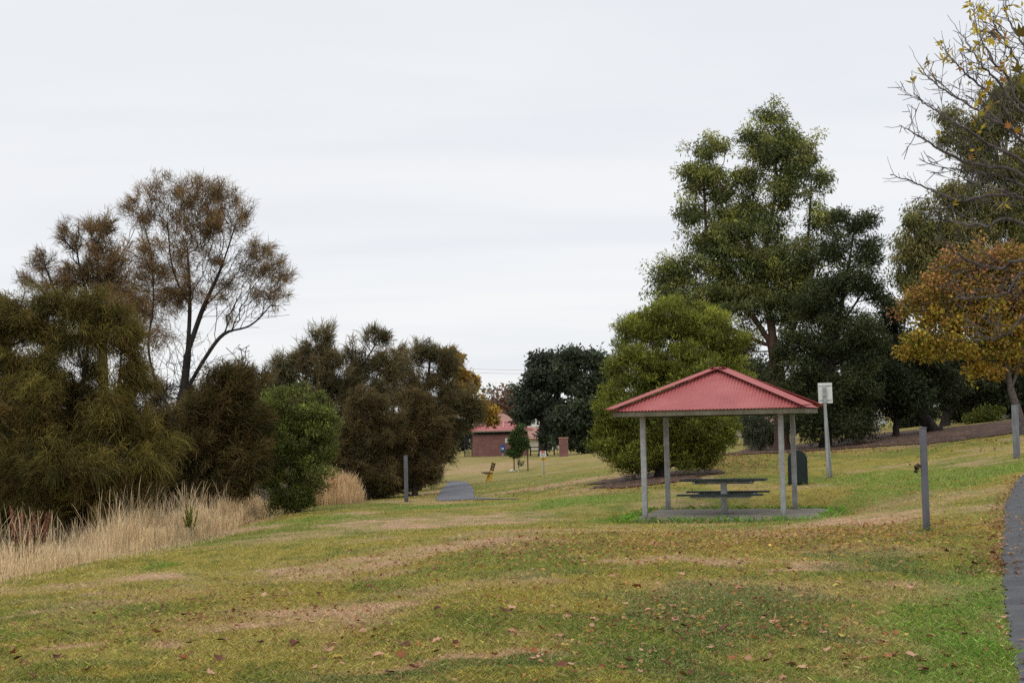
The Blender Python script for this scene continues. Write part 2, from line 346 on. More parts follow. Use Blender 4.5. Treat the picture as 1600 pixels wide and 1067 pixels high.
def cover(x, y):
    """lawn colour and grass height factor"""
    wob = fbm(x * .9, y * .9, 11, 3); pat = fbm(x * .45, y * .3, 3, 4); fine = fbm(x * 3.1, y * 2.2, 23, 3); mid = fbm(x * 1.2, y * .8, 31, 3)
    c = np.tile(np.array([.185, .172, .036]), (len(x), 1))
    c = mixc(c, (.115, .145, .028), sstep(.42, .62, pat))
    c = mixc(c, (.20, .19, .05), sstep(.5, .7, mid) * .8)
    c = mixc(c, (.10, .125, .026), sstep(.52, .68, fine) * .7)
    dry = msum(DRY, x, y) * (.55 + 1.1 * wob)
    dry = sstep(.15, .95, dry * 1.05 + .6 * (mid - .5) + .55 * (fine - .5)) + sstep(.5, .75, fbm(x * .45, y * .4, 47, 4)) * .7
    c = mixc(c, (.275, .205, .11), dry * (.35 + .6 * sstep(.35, .65, fbm(x * 2.3, y * 1.6, 53, 3))))
    c = mixc(c, (.33, .25, .15), sstep(.5, .7, fine) * np.clip(dry, 0, 1) * .5)
    clo = sstep(.33, .7, msum(CLOV, x, y) + .8 * (mid - .5) + .6 * (fine - .5)); c = mixc(c, (.075, .105, .03), clo * .65)
    lu = sstep(.3, .7, msum(LUSH, x, y) + .6 * (mid - .5) + .3 * (fine - .5)); c = mixc(c, (.098, .165, .024), lu * .75)
    sd = slab_dist(x, y); ls = sstep(.75, .15, sd + .5 * (fine - .5)) * (y < 40); c = mixc(c, (.07, .17, .02), ls * .85)
    far = sstep(45, 80, y); c = mixc(c, (.20, .165, .062), far * .35)
    bank = sstep(-.2, 1.2, edge_x(y) - x + .8 * (wob - .5)) * (y < 150); c = mixc(c, (.06, .042, .025), bank)
    under = sstep(70, 100, y) * sstep(18, 30, x); c = mixc(c, (.15, .16, .04), under * .6)
    pt = 0
    for (qx, qy) in BASES: pt = pt + np.exp(-((x - qx) ** 2 + (y - qy) ** 2) / .05)
    c = mixc(c, (.09, .14, .025), np.clip(pt, 0, 1) * .7)
    grow = 1.6 * pt + .8 + .5 * (fine - .3) + lu * .45 + ls * 3.0 - .25 * np.clip(dry, 0, 1)
    pd = path_dist(x, y); pg = sstep(1.4, .2, pd + 1.2 * (mid - .5) + .6 * (fine - .5)) * sstep(15.5, 11.5, y); c = mixc(c, (.086, .165, .023), pg * .75)
    c = c * (1 + (np.array([.54, .37, .55]) * (1 - bank)[:, None]))
    return np.clip(c, .01, 1), np.clip(grow, .3, 4), clo, bank

BASES = [gp(1448, 833), gp(1589, 716), gp(635, 784), gp(1294, 747), gp(1299, 743), gp(1235, 757), gp(1247, 757), gp(1259, 757)]
def path_dist(x, y):
    q = np.interp(y, RPL[:, 1], RPL[:, 0]); return np.where(x < q, q - x, np.maximum(x - q - 2.3, 0) + .6) * .93
def build_ground():
    u = np.concatenate([np.linspace(-1.6, -.47, 40, endpoint=False), np.linspace(-.47, .47, 520), np.linspace(.47, 1.6, 41)[1:]])
    yy = np.concatenate([np.linspace(-9, 6, 40, endpoint=False), np.geomspace(6, 170, 560), np.geomspace(172, 4500, 60)])
    U, Y = np.meshgrid(u, yy); X = U * (Y + 12); x = X.ravel(); y = Y.ravel()
    z = H(x, y); c, g, clo, bank = cover(x, y)
    w = len(u); i = (np.arange(len(yy) - 1)[:, None] * w + np.arange(w - 1)[None]).ravel()
    f = np.stack([i, i + 1, i + w + 1, i + w], 1)
    o = mesh('ground', np.stack([x, y, z], 1), f, M['ground'], smooth=True, cols=c * 1.05)
    tag(o, kind='structure')
build_ground()

def strip(name, Lx, Rx, mat, dz=.014, jit=.06, n=10):
    m = len(Lx); t = np.linspace(0, 1, n)
    X = Lx[:, None, :] * (1 - t)[None, :, None] + Rx[:, None, :] * t[None, :, None]
    j = (fbm(np.arange(m) * .9, np.zeros(m), 61, 3) - .5) * 2 * jit; j2 = (fbm(np.arange(m) * .9, np.ones(m) * 9, 67, 3) - .5) * 2 * jit
    X[:, 0, 0] += j; X[:, -1, 0] += j2
    x = X[..., 0].ravel(); y = X[..., 1].ravel(); z = H(x, y) + dz
    i = (np.arange(m - 1)[:, None] * n + np.arange(n - 1)[None]).ravel()
    o = mesh(name, np.stack([x, y, z], 1), np.stack([i, i + 1, i + n + 1, i + n], 1), mat, smooth=True)
    return tag(o, kind='structure')
def dens(a, k): return np.stack([np.interp(np.linspace(0, 1, k), np.linspace(0, 1, len(a)), a[:, i]) for i in (0, 1)], 1)
strip('asphalt_path', dens(RPL, 260), dens(RPR, 260), M['asphalt'])
strip('worn_path', dens(FPL, 120), dens(FPR, 120), M['asphalt_worn'], dz=.02)
# the far path bends right behind the low crest
b0 = np.array([gp(742, 777.5), gp(760, 778.5), gp(785, 779.5), gp(812, 780)]); b1 = np.array([gp(741, 781), gp(760, 780.6), gp(785, 780.6), gp(815, 780.7)])
strip('path_edge', dens(b0, 30), dens(b1, 30), M['asphalt_worn'], dz=.026, jit=.01, n=4)
def bed(poly, s=.16):
    lo = poly.min(0) - .5; hi = poly.max(0) + .5; nx = int((hi[0] - lo[0]) / s); ny = int((hi[1] - lo[1]) / s)
    gx, gy = np.meshgrid(lo[0] + np.arange(nx + 1) * s, lo[1] + np.arange(ny + 1) * s)
    gx = gx + (rng.random(gx.shape) - .5) * s * .5; gy = gy + (rng.random(gx.shape) - .5) * s * .5
    cx = gx[:-1, :-1] + s / 2; cy = gy[:-1, :-1] + s / 2
    k = in_poly(cx + (fbm(cx * .8, cy * .8, 71, 4) - .5) * 1.6, cy + (fbm(cx * .8, cy * .8, 77, 4) - .5) * 2.4, poly)
    idx = np.arange(gx.size).reshape(gx.shape); f = np.stack([idx[:-1, :-1][k], idx[:-1, 1:][k], idx[1:, 1:][k], idx[1:, :-1][k]], 1)
    x = gx.ravel(); y = gy.ravel(); z = H(x, y) + .018 + .03 * fbm(x * 3, y * 3, 81, 3)
    return tag(mesh('mulch_bed', np.stack([x, y, z], 1), f, M['mulch'], smooth=True), kind='structure')
bed(MB1); bed(MB2)

# ------------------------------------------------------------------ mown grass blades (uncountable: one object)
def build_grass():
    n = 1150000
    Ymin, Ymax = 7.2, 75
    v = rng.random(n); Y = 1 / (1 / Ymin - v * (1 / Ymin - 1 / Ymax))          # density falls with distance
    X = (rng.random(n) * 1.06 - .47) * (Y + 1.0)
    # ragged tufts
    cl = rng.integers(0, n // 7, n); tx = rng.normal(0, .03, n // 7); ty = rng.normal(0, .03, n // 7)
    c, g, clo, bank = cover(X, Y)
    keep = (~in_poly(X, Y, RPOLY) | (rng.random(n) < .004)) & ~in_poly(X, Y, FPOLY) & ~in_slab(X, Y) & ~(in_poly(X, Y, MB1)) & ~in_poly(X, Y, MB2)
    keep &= rng.random(n) > bank
    keep &= rng.random(n) < np.clip(.45 + .35 * g, 0, 1)
    X, Y, c, g, clo = X[keep], Y[keep], c[keep], g[keep], clo[keep]; n = len(X)
    Z = H(X, Y) - .004
    hgt = (.016 + .034 * rng.random(n)) * g * (1 - .25 * clo); w = np.maximum(.0042, .42 * Y / 1422) * (.7 + .7 * rng.random(n)) * (1 + 1.2 * clo)
    ang = rng.random(n) * 6.283; lean = rng.normal(0, .7, (n, 2)) * hgt[:, None]
    dx = np.cos(ang) * w / 2; dy = np.sin(ang) * w / 2
    v0 = np.stack([X - dx, Y - dy, Z], 1); v1 = np.stack([X + dx, Y + dy, Z], 1)
    v2 = np.stack([X + lean[:, 0] * .35 + dx * .8, Y + lean[:, 1] * .35 + dy * .8, Z + hgt * .62], 1)
    v3 = np.stack([X + lean[:, 0], Y + lean[:, 1], Z + hgt], 1)
    V = np.stack([v0, v1, v2, v3], 1).reshape(-1, 3)
    val = np.exp(rng.normal(0, .32, n)); cc = c * val[:, None]
    t = rng.random(n); cc[t < .14] = cc[t < .14] * .4 + np.array([.40, .30, .16]) * .6
    t2 = rng.random(n); cc[t2 < .10] *= np.array([.55, .8, .6])
    f = np.arange(n * 4).reshape(n, 4)
    o = mesh('mown_grass', V, f, M['blade'], cols=np.repeat(np.clip(cc * 1.5, .01, .9), 4, 0))
    tag(o, 'short mown grass with dry tan and green patches covering the sloping lawn', 'grass', kind='stuff')
build_grass()

# ------------------------------------------------------------------ tall dry grass along the bank
def tall_grass():
    xs, ys, hs, cs = [], [], [], []
    def patch(n, y0, y1, off0, off1, h, dense=None):
        y = y0 + (y1 - y0) * rng.random(n); o = off0 + (off1 - off0) * rng.random(n) ** 1.3
        x = edge_x(y) - o; k = fbm(x * .8, y * .8, 91, 3)
        q = rng.random(n) < sstep(.28, .5, k + .12); x, y, k = x[q], y[q], k[q]
        xs.append(x); ys.append(y); hs.append(h * (.15 + 1.25 * k) * (.4 + .75 * rng.random(len(x))) * (1 - .45 * sstep(.5, 0, edge_x(y) - x)))
        base = np.tile(np.array([  .86, .64, .38]), (len(x), 1)); base = mixc(base, (.80, .66, .44), rng.random(len(x)) * .8)
        base = mixc(base, (.30, .30, .12), (rng.random(len(x)) < .07) * 1.0)
        base = mixc(base, (.27, .16, .11), (rng.random(len(x)) < .14) * .8); cs.append(base)
    patch(21000, 12, 27.5, -.1, 2.1, .62); patch(24000, 27, 44.5, -.15, 1.9, .88); patch(2500, 25, 44, .2, 1.6, 1.5); patch(7000, 12, 46, -.35, .4, .32)
    patch(900, 17, 27, .3, 1.6, 1.2); patch(3500, 12, 48, -1.0, .1, .2)
    # the brighter clump beyond the green bush
    n = 9000; cx, cy = gp(514, 788); x = cx + rng.uniform(-.85, .85, n) + rng.normal(0, .1, n); y = cy + .6 + rng.normal(0, .7, n)
    xs.append(x); ys.append(y); hs.append(1.3 * (.1 + 1.15 * fbm(x * 2.6, y * 1.2, 95, 3)) * (.45 + .7 * rng.random(n)) * (1 - .5 * sstep(.6, .95, np.abs(x - cx)))); b = np.tile(np.array([.68, .45, .24]), (n, 1)); cs.append(mixc(b, (.72, .56, .35), rng.random(n)))
    x = np.concatenate(xs); y = np.concatenate(ys); h = np.clip(np.concatenate(hs), .08, 2); c = np.concatenate(cs); n = len(x); z = H(x, y) - .02
    ang = rng.random(n) * 6.283; ben = h * np.abs(rng.normal(.12, .16, n)); bd = rng.random(n) * 6.283
    w = np.maximum(.006, .34 * y / 1422) * (.6 + .7 * rng.random(n)); dx = np.cos(ang) * w / 2; dy = np.sin(ang) * w / 2
    rows = []
    for t, ww in ((0, .9), (.4, .8), (.72, .65), (.86, 1.15), (1, .15)):
        px = x + np.cos(bd) * ben * t * t; py = y + np.sin(bd) * ben * t * t; pz = z + h * t * (1 - .1 * t)
        rows += [np.stack([px - dx * ww, py - dy * ww, pz], 1), np.stack([px + dx * ww, py + dy * ww, pz], 1)]
    V = np.stack(rows, 1).reshape(-1, 3); b = np.arange(n)[:, None] * 10
    f = np.concatenate([b + np.array([[2 * k, 2 * k + 1, 2 * k + 3, 2 * k + 2]]) for k in range(4)])
    c = c * np.exp(rng.normal(0, .2, n))[:, None]; CC = np.repeat(c[:, None], 10, 1); CC[:, :2] *= .85; CC[:, 6:] *= 1.05
    o = mesh('tall_dry_grass', V, f, M['straw'], cols=CC.reshape(-1, 3))
    tag(o, 'pale straw-coloured tall dry grass lining the left edge of the lawn', 'grass', kind='stuff')
tall_grass()

# ------------------------------------------------------------------ trees
def chain_tube(pts, rad, n):
    pts = np.asarray(pts); m = len(pts); t = np.gradient(pts, axis=0); t /= np.linalg.norm(t, axis=1)[:, None] + 1e-9
    a = np.cross(t, np.array([.31, .17, .93])); q = np.linalg.norm(a, axis=1)[:, None]; a = np.where(q > 1e-3, a / (q + 1e-9), np.array([1., 0, 0])); b = np.cross(t, a)
    w = np.arange(n) * 2 * np.pi / n
    V = pts[:, None] + rad[:, None, None] * (a[:, None] * np.cos(w)[None, :, None] + b[:, None] * np.sin(w)[None, :, None])
    i = np.arange(m - 1)[:, None] * n; k = np.arange(n)[None]; k2 = (np.arange(n)[None] + 1) % n
    f = np.stack([(i + k).ravel(), (i + k2).ravel(), (i + n + k2).ravel(), (i + n + k).ravel()], 1)
    return V.reshape(-1, 3), f
class Tubes:
    def __init__(s): s.v = []; s.f = []; s.n = 0
    def add(s, pts, rad, n=5):
        V, f = chain_tube(pts, np.asarray(rad, float), n); s.v.append(V); s.f.append(f + s.n); s.n += len(V)
    def build(s, name, mat, parent=None): return mesh(name, np.concatenate(s.v), np.concatenate(s.f), mat, parent, smooth=True)

def grow(stems, clumps, r0, rtip, bf=.35, step=.35, wig=.08):
    """stems: list of polylines (first one starts at the base, others start on it). Joins every clump centre to the nearest good node."""
    pos, par, plen = [], [], []
    def add_line(pts, p0):
        last = p0
        for p in pts:
            L = np.linalg.norm(p - pos[last]) if last >= 0 else 0
            pos.append(np.asarray(p, float)); par.append(last); plen.append((plen[last] + L) if last >= 0 else 0); last = len(pos) - 1
        return last
    for k, st in enumerate(stems):
        st = smooth_line(np.asarray(st), 5)
        if k == 0: add_line(st, -1)
        else:
            a = np.array(pos); j = int(np.argmin(np.linalg.norm(a - st[0], axis=1))); add_line(st[1:], j)
    A = np.zeros((len(pos) + len(clumps) * 14, 3)); Lh = np.zeros(len(A)); n = len(pos); A[:n] = pos; Lh[:n] = plen
    nst = n
    d = np.array([np.min(np.linalg.norm(A[:nst] - c, axis=1)) for c in clumps])
    for ci in np.argsort(d):
        c = clumps[ci]; dist = np.linalg.norm(A[:n] - c, axis=1)
        cost = dist + bf * Lh[:n] + .6 * np.maximum(0, A[:n, 2] - c[2])
        j = int(np.argmin(cost)); D = dist[j]
        if D < .05: continue
        m = int(np.clip(D / step, 1, 12)); pj = par[j]
        dirn = (pos[j] - pos[pj]) if pj >= 0 else np.array([0, 0, 1.]); dirn = dirn / (np.linalg.norm(dirn) + 1e-9)
        ctrl = pos[j] + dirn * D * .28 + (c - pos[j]) * .25 + rng.normal(0, wig, 3) * D
        last = j
        for k in range(1, m + 1):
            t = k / m; p = (1 - t) ** 2 * pos[j] + 2 * t * (1 - t) * ctrl + t * t * c
            if k < m: p = p + rng.normal(0, wig * .25, 3) * step
            L = np.linalg.norm(p - pos[last]); pos.append(p); par.append(last); plen.append(plen[last] + L); A[n] = p; Lh[n] = plen[-1]; last = n; n += 1
    N_ = len(pos); cnt = np.zeros(N_); kids = [[] for _ in range(N_)]
    for i in range(N_):
        if par[i] >= 0: kids[par[i]].append(i)
    for i in range(N_ - 1, -1, -1):
        if not kids[i]: cnt[i] += 1
        if par[i] >= 0: cnt[par[i]] += cnt[i]
    rad = rtip + (r0 - rtip) * (cnt / cnt[0]) ** .72
    tb = Tubes(); starts = [(0, -1)]
    P_ = np.array(pos)
    while starts:
        i, p = starts.pop(); ch = ([p] if p >= 0 else []) + [i]; rr = ([rad[i] * 1.05] if p >= 0 else []) + [rad[i]]
        while kids[i]:
            ks = sorted(kids[i], key=lambda q: -cnt[q])
            for o in ks[1:]: starts.append((o, i))
            i = ks[0]; ch.append(i); rr.append(rad[i])
        if len(ch) > 1:
            if p < 0:
                rr = list(rr); k = 1.45
                rr[0] *= k; rr[1] *= 1.15
            tb.add(P_[ch], rr, 9 if rr[0] > .09 else (5 if rr[0] > .02 else 4))
    return tb

def lobes_clumps(lobes, Y, n, inner=.35, sep=.0, depth=.9, flat=.25, subn=6, uni=.45):
    """fill ellipsoid lobes given in photo pixels at distance Y with clump centres"""
    S = Y / F; wts = np.array([l[2] * l[3] * (l[5] if len(l) > 5 else 1) for l in lobes]); wts = wts / wts.sum()
    C_, D_, Q_ = [], [], []
    for l, w in zip(lobes, wts):
        k = max(3, int(round(n * w))); c = at(l[0], l[1], Y + (l[4] if len(l) > 4 else 0)); S2 = (Y + (l[4] if len(l) > 4 else 0)) / F
        ax = np.array([l[2] * S2, min(l[2], 1.4 * l[3]) * S2 * depth, l[3] * S2])
        m = int(np.clip(k / subn, 4, 70)); sd = rng.normal(0, 1, (m, 3)); sd /= np.linalg.norm(sd, axis=1)[:, None]; sr = .25 + .62 * rng.random(m) ** .6
        sz = (.20 + .20 * rng.random(m)); pick = rng.integers(0, m, k)
        d = rng.normal(0, 1, (k, 3)); d /= np.linalg.norm(d, axis=1)[:, None]; d[:, 2] = np.where(d[:, 2] < -.2, d[:, 2] * (1 - flat), d[:, 2])
        r = (inner + (1 - inner) * rng.random(k)) ** .75 * (1 + rng.normal(0, .08, k))
        off = sd[pick] * sr[pick][:, None] + d * (r * sz[pick])[:, None]
        un = rng.random(k) < uni; off[un] = (d * r[:, None])[un] * (1 + .12 * rng.normal(0, 1, (int(un.sum()), 1)))
        C_.append(c + off * ax); D_.append(d); Q_.append(r)
    return np.concatenate(C_), np.concatenate(D_), np.concatenate(Q_)

def leaf_quads(c, dirs, ln, w, cols, tilt=None):
    """diamond leaves: c (n,3) base points, dirs unit"""
    n = len(c); side = np.cross(dirs, rng.normal(0, 1, (n, 3))); side /= np.linalg.norm(side, axis=1)[:, None] + 1e-9
    mid = c + dirs * (ln * .45)[:, None]; up = np.cross(side, dirs) * (w * .18)[:, None]
    V = np.stack([c, mid + side * (w / 2)[:, None] + up, c + dirs * ln[:, None], mid - side * (w / 2)[:, None] + up], 1).reshape(-1, 3)
    return V, np.arange(n * 4).reshape(n, 4), np.repeat(cols, 4, 0)
def needle_strips(c, dirs, ln, w, cols, droop):
    n = len(c); side = np.cross(dirs, rng.normal(0, 1, (n, 3))); side /= np.linalg.norm(side, axis=1)[:, None] + 1e-9; side *= (w / 2)[:, None]
    m = c + dirs * (ln * .55)[:, None]; m[:, 2] -= ln * droop * .2; t = c + dirs * (ln * .95)[:, None]; t[:, 2] -= ln * droop
    V = np.stack([c - side, c + side, m + side * .9, m - side * .9, t + side * .25, t - side * .25], 1).reshape(-1, 3); b = np.arange(n)[:, None] * 6
    f = np.concatenate([b + np.array([[0, 1, 2, 3]]), b + np.array([[3, 2, 4, 5]])])
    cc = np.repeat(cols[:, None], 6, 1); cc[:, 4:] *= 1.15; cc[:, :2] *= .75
    return V, f, cc.reshape(-1, 3)

def tree(name, label, cat, group, base, Y, stems, lobes, n, kind, pal, r0=.2, rtip=.006, per=60, spread=.35, ln=.14, lw=.035, bark='bark_dark', bf=.35,
         inner=.35, droop=.2, tipcol=None, topcol=None, step=.35, depth=.9, flat=.25, wig=.08, bare=None, sink=.1, subn=6, uni=.45, gain=1.25):
    bx, by = base; bw = at(bx, by, Y); gz = h1(bw[0], Y); root = thing(name, label, cat, (bw[0], Y, gz), group=group); o0 = np.array([bw[0], Y, gz])
    S = [[np.array([bw[0], Y, gz - sink])] + [at(p[0], p[1], Y + (p[2] if len(p) > 2 else 0)) for p in stems[0]]]
    for st in stems[1:]: S.append([at(p[0], p[1], Y + (p[2] if len(p) > 2 else 0)) for p in st])
    cl, cd, cq = lobes_clumps(lobes, Y, n, inner, depth=depth, flat=flat, subn=subn, uni=uni); ok = cl[:, 2] > H(cl[:, 0], cl[:, 1]) + .12; cl, cd, cq = cl[ok], cd[ok], cq[ok]
    extra = cl
    if bare:
        bc, _, _ = lobes_clumps(bare[0], Y, bare[1], .1, depth=depth); extra = np.concatenate([cl, bc])
    tb = grow([[p - o0 for p in s] for s in S], extra - o0, r0, rtip, bf, step, wig); tb.build('trunk', M[bark], root)
    k = len(cl); m = np.maximum(3, (per * (.45 + 1.1 * rng.random(k))).astype(int)); idx = np.repeat(np.arange(k), m); q = len(idx)
    pal = np.array(pal); csel = pal[rng.choice(len(pal), k)]; cmix = pal[rng.choice(len(pal), k)]; tt = rng.random(k)[:, None]; ccol = csel * tt + cmix * (1 - tt)
    if topcol is not None:                                   # younger growth plus painted top light, brighter towards the outside and top
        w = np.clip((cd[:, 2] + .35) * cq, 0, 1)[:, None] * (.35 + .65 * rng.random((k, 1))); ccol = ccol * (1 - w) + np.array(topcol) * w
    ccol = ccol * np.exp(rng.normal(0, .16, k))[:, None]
    out = cl[idx] - cl.mean(0); out /= np.linalg.norm(out, axis=1)[:, None] + 1e-9
    sp = spread * (.7 + .6 * rng.random(k))[idx]
    if kind == 'needle':
        ax = cd * .45 + (cl - cl.mean(0)) / (np.linalg.norm(cl - cl.mean(0), axis=1)[:, None] + 1e-9) * .3 + np.array([0, 0, .5]) + rng.normal(0, .45, (k, 3)); ax /= np.linalg.norm(ax, axis=1)[:, None]
        u = rng.random(q); c = cl[idx] + ax[idx] * ((u - .6) * 1.5 * sp)[:, None] + rng.normal(0, 1, (q, 3)) * (sp * (.42 - .22 * u))[:, None]
        d = ax[idx] * .8 + rng.normal(0, .36, (q, 3)); d /= np.linalg.norm(d, axis=1)[:, None]
        l = ln * (.5 + .9 * rng.random(q)); w = lw * (.6 + .7 * rng.random(q)); col = ccol[idx] * np.exp(rng.normal(0, .25, q))[:, None]
        if tipcol is not None: tm = (rng.random(q) < .35); col[tm] = col[tm] * .35 + np.array(tipcol) * .65
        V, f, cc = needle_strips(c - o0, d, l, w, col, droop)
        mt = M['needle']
    else:
        rr = rng.normal(0, 1, (q, 3)); rr /= np.linalg.norm(rr, axis=1)[:, None]; rr *= (rng.random(q) ** .4)[:, None]
        c = cl[idx] + rr * sp[:, None] * np.array([1, 1, .72])
        d = rr * .7 + rng.normal(0, .6, (q, 3)) + np.array([0, 0, -droop]); d /= np.linalg.norm(d, axis=1)[:, None] + 1e-9
        l = ln * (.55 + .8 * rng.random(q)); w = lw * (.6 + .8 * rng.random(q)); col = ccol[idx] * np.exp(rng.normal(0, .28, q))[:, None]
        col *= (1 + .22 * rr[:, 2])[:, None]  # painted shading: leaves lighter at the clump top, darker underneath
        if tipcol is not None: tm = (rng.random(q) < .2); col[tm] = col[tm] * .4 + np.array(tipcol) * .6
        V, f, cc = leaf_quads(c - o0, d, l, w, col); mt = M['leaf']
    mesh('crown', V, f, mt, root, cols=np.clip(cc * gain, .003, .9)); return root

CAS = [(.062, .056, .02), (.095, .078, .025), (.05, .05, .022), (.115, .072, .03)]
CASB = [(.20, .13, .06), (.15, .108, .05), (.11, .092, .042), (.24, .155, .075)]
CASD = [(.05, .052, .025), (.065, .061, .029), (.076, .064, .033), (.042, .048, .023)]
tree('casuarina_tree', 'tall sparse she-oak with rusty brown tufts and bare black limbs against the sky', 'tree', None, (262, 838), 43,
     [[(266, 760), (270, 690), (285, 620), (294, 540), (297, 460), (292, 380)], [(285, 620), (320, 560), (350, 522), (392, 508), (430, 470)], [(290, 560), (318, 480), (345, 420), (372, 340)],
      [(275, 660), (245, 600), (232, 540), (240, 470), (236, 390)], [(296, 480), (270, 420), (262, 350)], [(270, 690), (225, 620, 1), (205, 560, 1), (200, 500, 1)]],
     [(285, 298, 78, 28), (222, 325, 36, 38), (300, 350, 58, 50), (262, 400, 60, 45), (350, 310, 24, 34), (232, 455, 48, 52), (278, 455, 48, 45), (392, 405, 30, 40), (430, 425, 30, 36), (425, 462, 32, 25), (365, 470, 50, 50, 0, .25), (372, 345, 24, 40, 0, .5), (330, 340, 60, 50, 0, .4), (330, 400, 34, 46, 0, .35), (190, 500, 45, 40, 1), (250, 520, 50, 40, 0, .5)],
     760, 'needle', CASB, .20, .0045, 52, .27, .24, .011, tipcol=(.30, .18, .08), uni=.6, subn=8, droop=.12, bf=.5, step=.26, wig=.045, bare=([(360, 440, 70, 80), (270, 560, 90, 60), (395, 480, 60, 40), (392, 335, 16, 34), (320, 600, 70, 60), (300, 330, 90, 60), (200, 600, 60, 50), (440, 470, 22, 30), (400, 440, 60, 60), (340, 420, 60, 90)], 1700))
tree('casuarina_tree', 'slender rusty she-oak to the left of the tall sparse one', 'tree', None, (165, 838), 46, [[(165, 700), (160, 560), (155, 450), (152, 380)], [(162, 520), (130, 440), (118, 380)], [(160, 540), (95, 470), (72, 420)]],
     [(150, 352, 30, 28), (115, 372, 24, 24), (162, 400, 40, 40), (178, 450, 42, 40), (130, 430, 40, 34), (70, 412, 32, 22, 0, .5), (95, 450, 40, 30, 0, .6), (190, 500, 40, 45), (60, 440, 30, 20, 0, .5)], 400, 'needle', CASB, .17, .008, 56, .27, .28, .012,
     tipcol=(.28, .17, .08), uni=.5, droop=.12, bf=.5, wig=.05, bare=([(70, 405, 36, 26), (130, 400, 50, 60), (195, 420, 35, 90)], 260))
tree('casuarina_tree', 'large rounded olive-green she-oak filling the left edge above the dry grass', 'tree', None, (95, 850), 30,
     [[(95, 790), (92, 730), (95, 660)], [(94, 780), (50, 690), (20, 600), (15, 540)], [(95, 760), (70, 660, -1), (70, 560), (75, 500)], [(95, 760), (120, 650), (135, 560), (140, 490)], [(96, 775), (160, 690), (185, 600), (190, 540)], [(95, 780, 0), (40, 740, -1), (-20, 690, -1)], [(96, 785), (170, 740, -1), (210, 690, -1)]],
     [(80, 470, 70, 26), (150, 485, 50, 28), (15, 500, 60, 34), (60, 515, 70, 26), (125, 530, 60, 26), (190, 535, 34, 40), (-10, 560, 60, 50), (40, 590, 80, 40, -.5), (120, 595, 70, 36, .6), (200, 600, 40, 40), (30, 640, 70, 55, -1), (105, 650, 70, 55, 1), (180, 640, 50, 50, -.5), (80, 730, 95, 60, -1), (180, 740, 65, 60, -1), (15, 780, 65, 50), (120, 790, 80, 40, -1), (225, 710, 40, 55), (-60, 640, 60, 130)],
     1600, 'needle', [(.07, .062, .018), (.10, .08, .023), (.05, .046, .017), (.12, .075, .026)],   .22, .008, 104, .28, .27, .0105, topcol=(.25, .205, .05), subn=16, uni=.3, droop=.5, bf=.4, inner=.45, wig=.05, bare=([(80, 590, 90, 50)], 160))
tree('casuarina_shrub', 'low dark olive she-oak scrub between the rounded she-oak and the green bush', 'shrub', None, (330, 815), 39.5, [[(325, 760), (310, 700), (320, 620)], [(325, 765), (280, 715), (250, 660)], [(328, 770), (370, 690), (385, 610)], [(328, 780), (270, 745), (235, 720)]],
     [(330, 640, 50, 45), (378, 605, 36, 40), (385, 660, 34, 50), (295, 690, 60, 60), (380, 720, 40, 55), (240, 690, 50, 60), (335, 745, 70, 42), (255, 770, 50, 35), (345, 585, 30, 20, 0, .5)], 760, 'needle', CAS, .15, .008, 84, .27, .30, .014, topcol=(.135, .10, .036), droop=.25, bf=.4, wig=.05,
     bare=([(370, 560, 25, 30), (330, 600, 60, 40)], 110))
tree('casuarina_shrub', 'shadowy brown she-oak scrub standing behind the low olive scrub', 'shrub', None, (215, 820), 49, [[(215, 740), (225, 650)], [(216, 740), (320, 660), (370, 600)], [(215, 750), (140, 680)]],
     [(225, 630, 60, 36), (300, 640, 60, 46), (362, 610, 42, 44), (150, 680, 80, 70), (260, 720, 90, 60), (380, 700, 60, 70), (412, 620, 24, 44), (60, 720, 90, 70)], 460, 'needle', CASD, .16, .009, 80, .32, .42, .018, tipcol=(.13, .085, .045), droop=.2, bf=.4)
tree('green_bush', 'bright mid-green leafy bush standing at the lawn edge beside the dry grass clump', 'bush', None, (465, 794), 41, [[(466, 750), (467, 690), (470, 640)], [(466, 765), (445, 700), (438, 650)], [(466, 760), (485, 710), (495, 650)]],
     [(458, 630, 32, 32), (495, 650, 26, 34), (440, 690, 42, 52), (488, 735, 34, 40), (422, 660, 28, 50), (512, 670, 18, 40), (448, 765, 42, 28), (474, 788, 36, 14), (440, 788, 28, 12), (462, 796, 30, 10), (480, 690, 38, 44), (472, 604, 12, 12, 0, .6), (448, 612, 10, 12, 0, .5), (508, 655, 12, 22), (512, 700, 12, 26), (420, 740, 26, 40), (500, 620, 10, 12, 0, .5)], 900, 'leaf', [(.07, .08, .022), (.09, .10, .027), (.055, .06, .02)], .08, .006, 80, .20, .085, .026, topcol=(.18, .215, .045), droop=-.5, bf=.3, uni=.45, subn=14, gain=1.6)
tree('casuarina_tree', 'dark bushy she-oak with two pointed tops behind the green bush', 'tree', None, (520, 775), 58, [[(520, 700), (515, 620), (505, 540)], [(518, 640), (465, 590), (450, 560)], [(518, 640), (560, 580), (592, 530)]],
     [(500, 530, 26, 26), (492, 570, 38, 30), (445, 570, 26, 30), (525, 590, 55, 40), (470, 625, 52, 45), (556, 565, 26, 28, 0, .5), (590, 528, 30, 18, 0, .7), (606, 570, 36, 36, 0, .7), (570, 620, 55, 45), (520, 660, 70, 50)], 520, 'needle', CASD, .22, .012, 84, .34, .40, .02, tipcol=(.15, .105, .05), topcol=(.16, .13, .06), subn=12, uni=.4, gain=1.75, droop=.15, bf=.4, bare=([(580, 570, 40, 40), (500, 560, 50, 40)], 120))
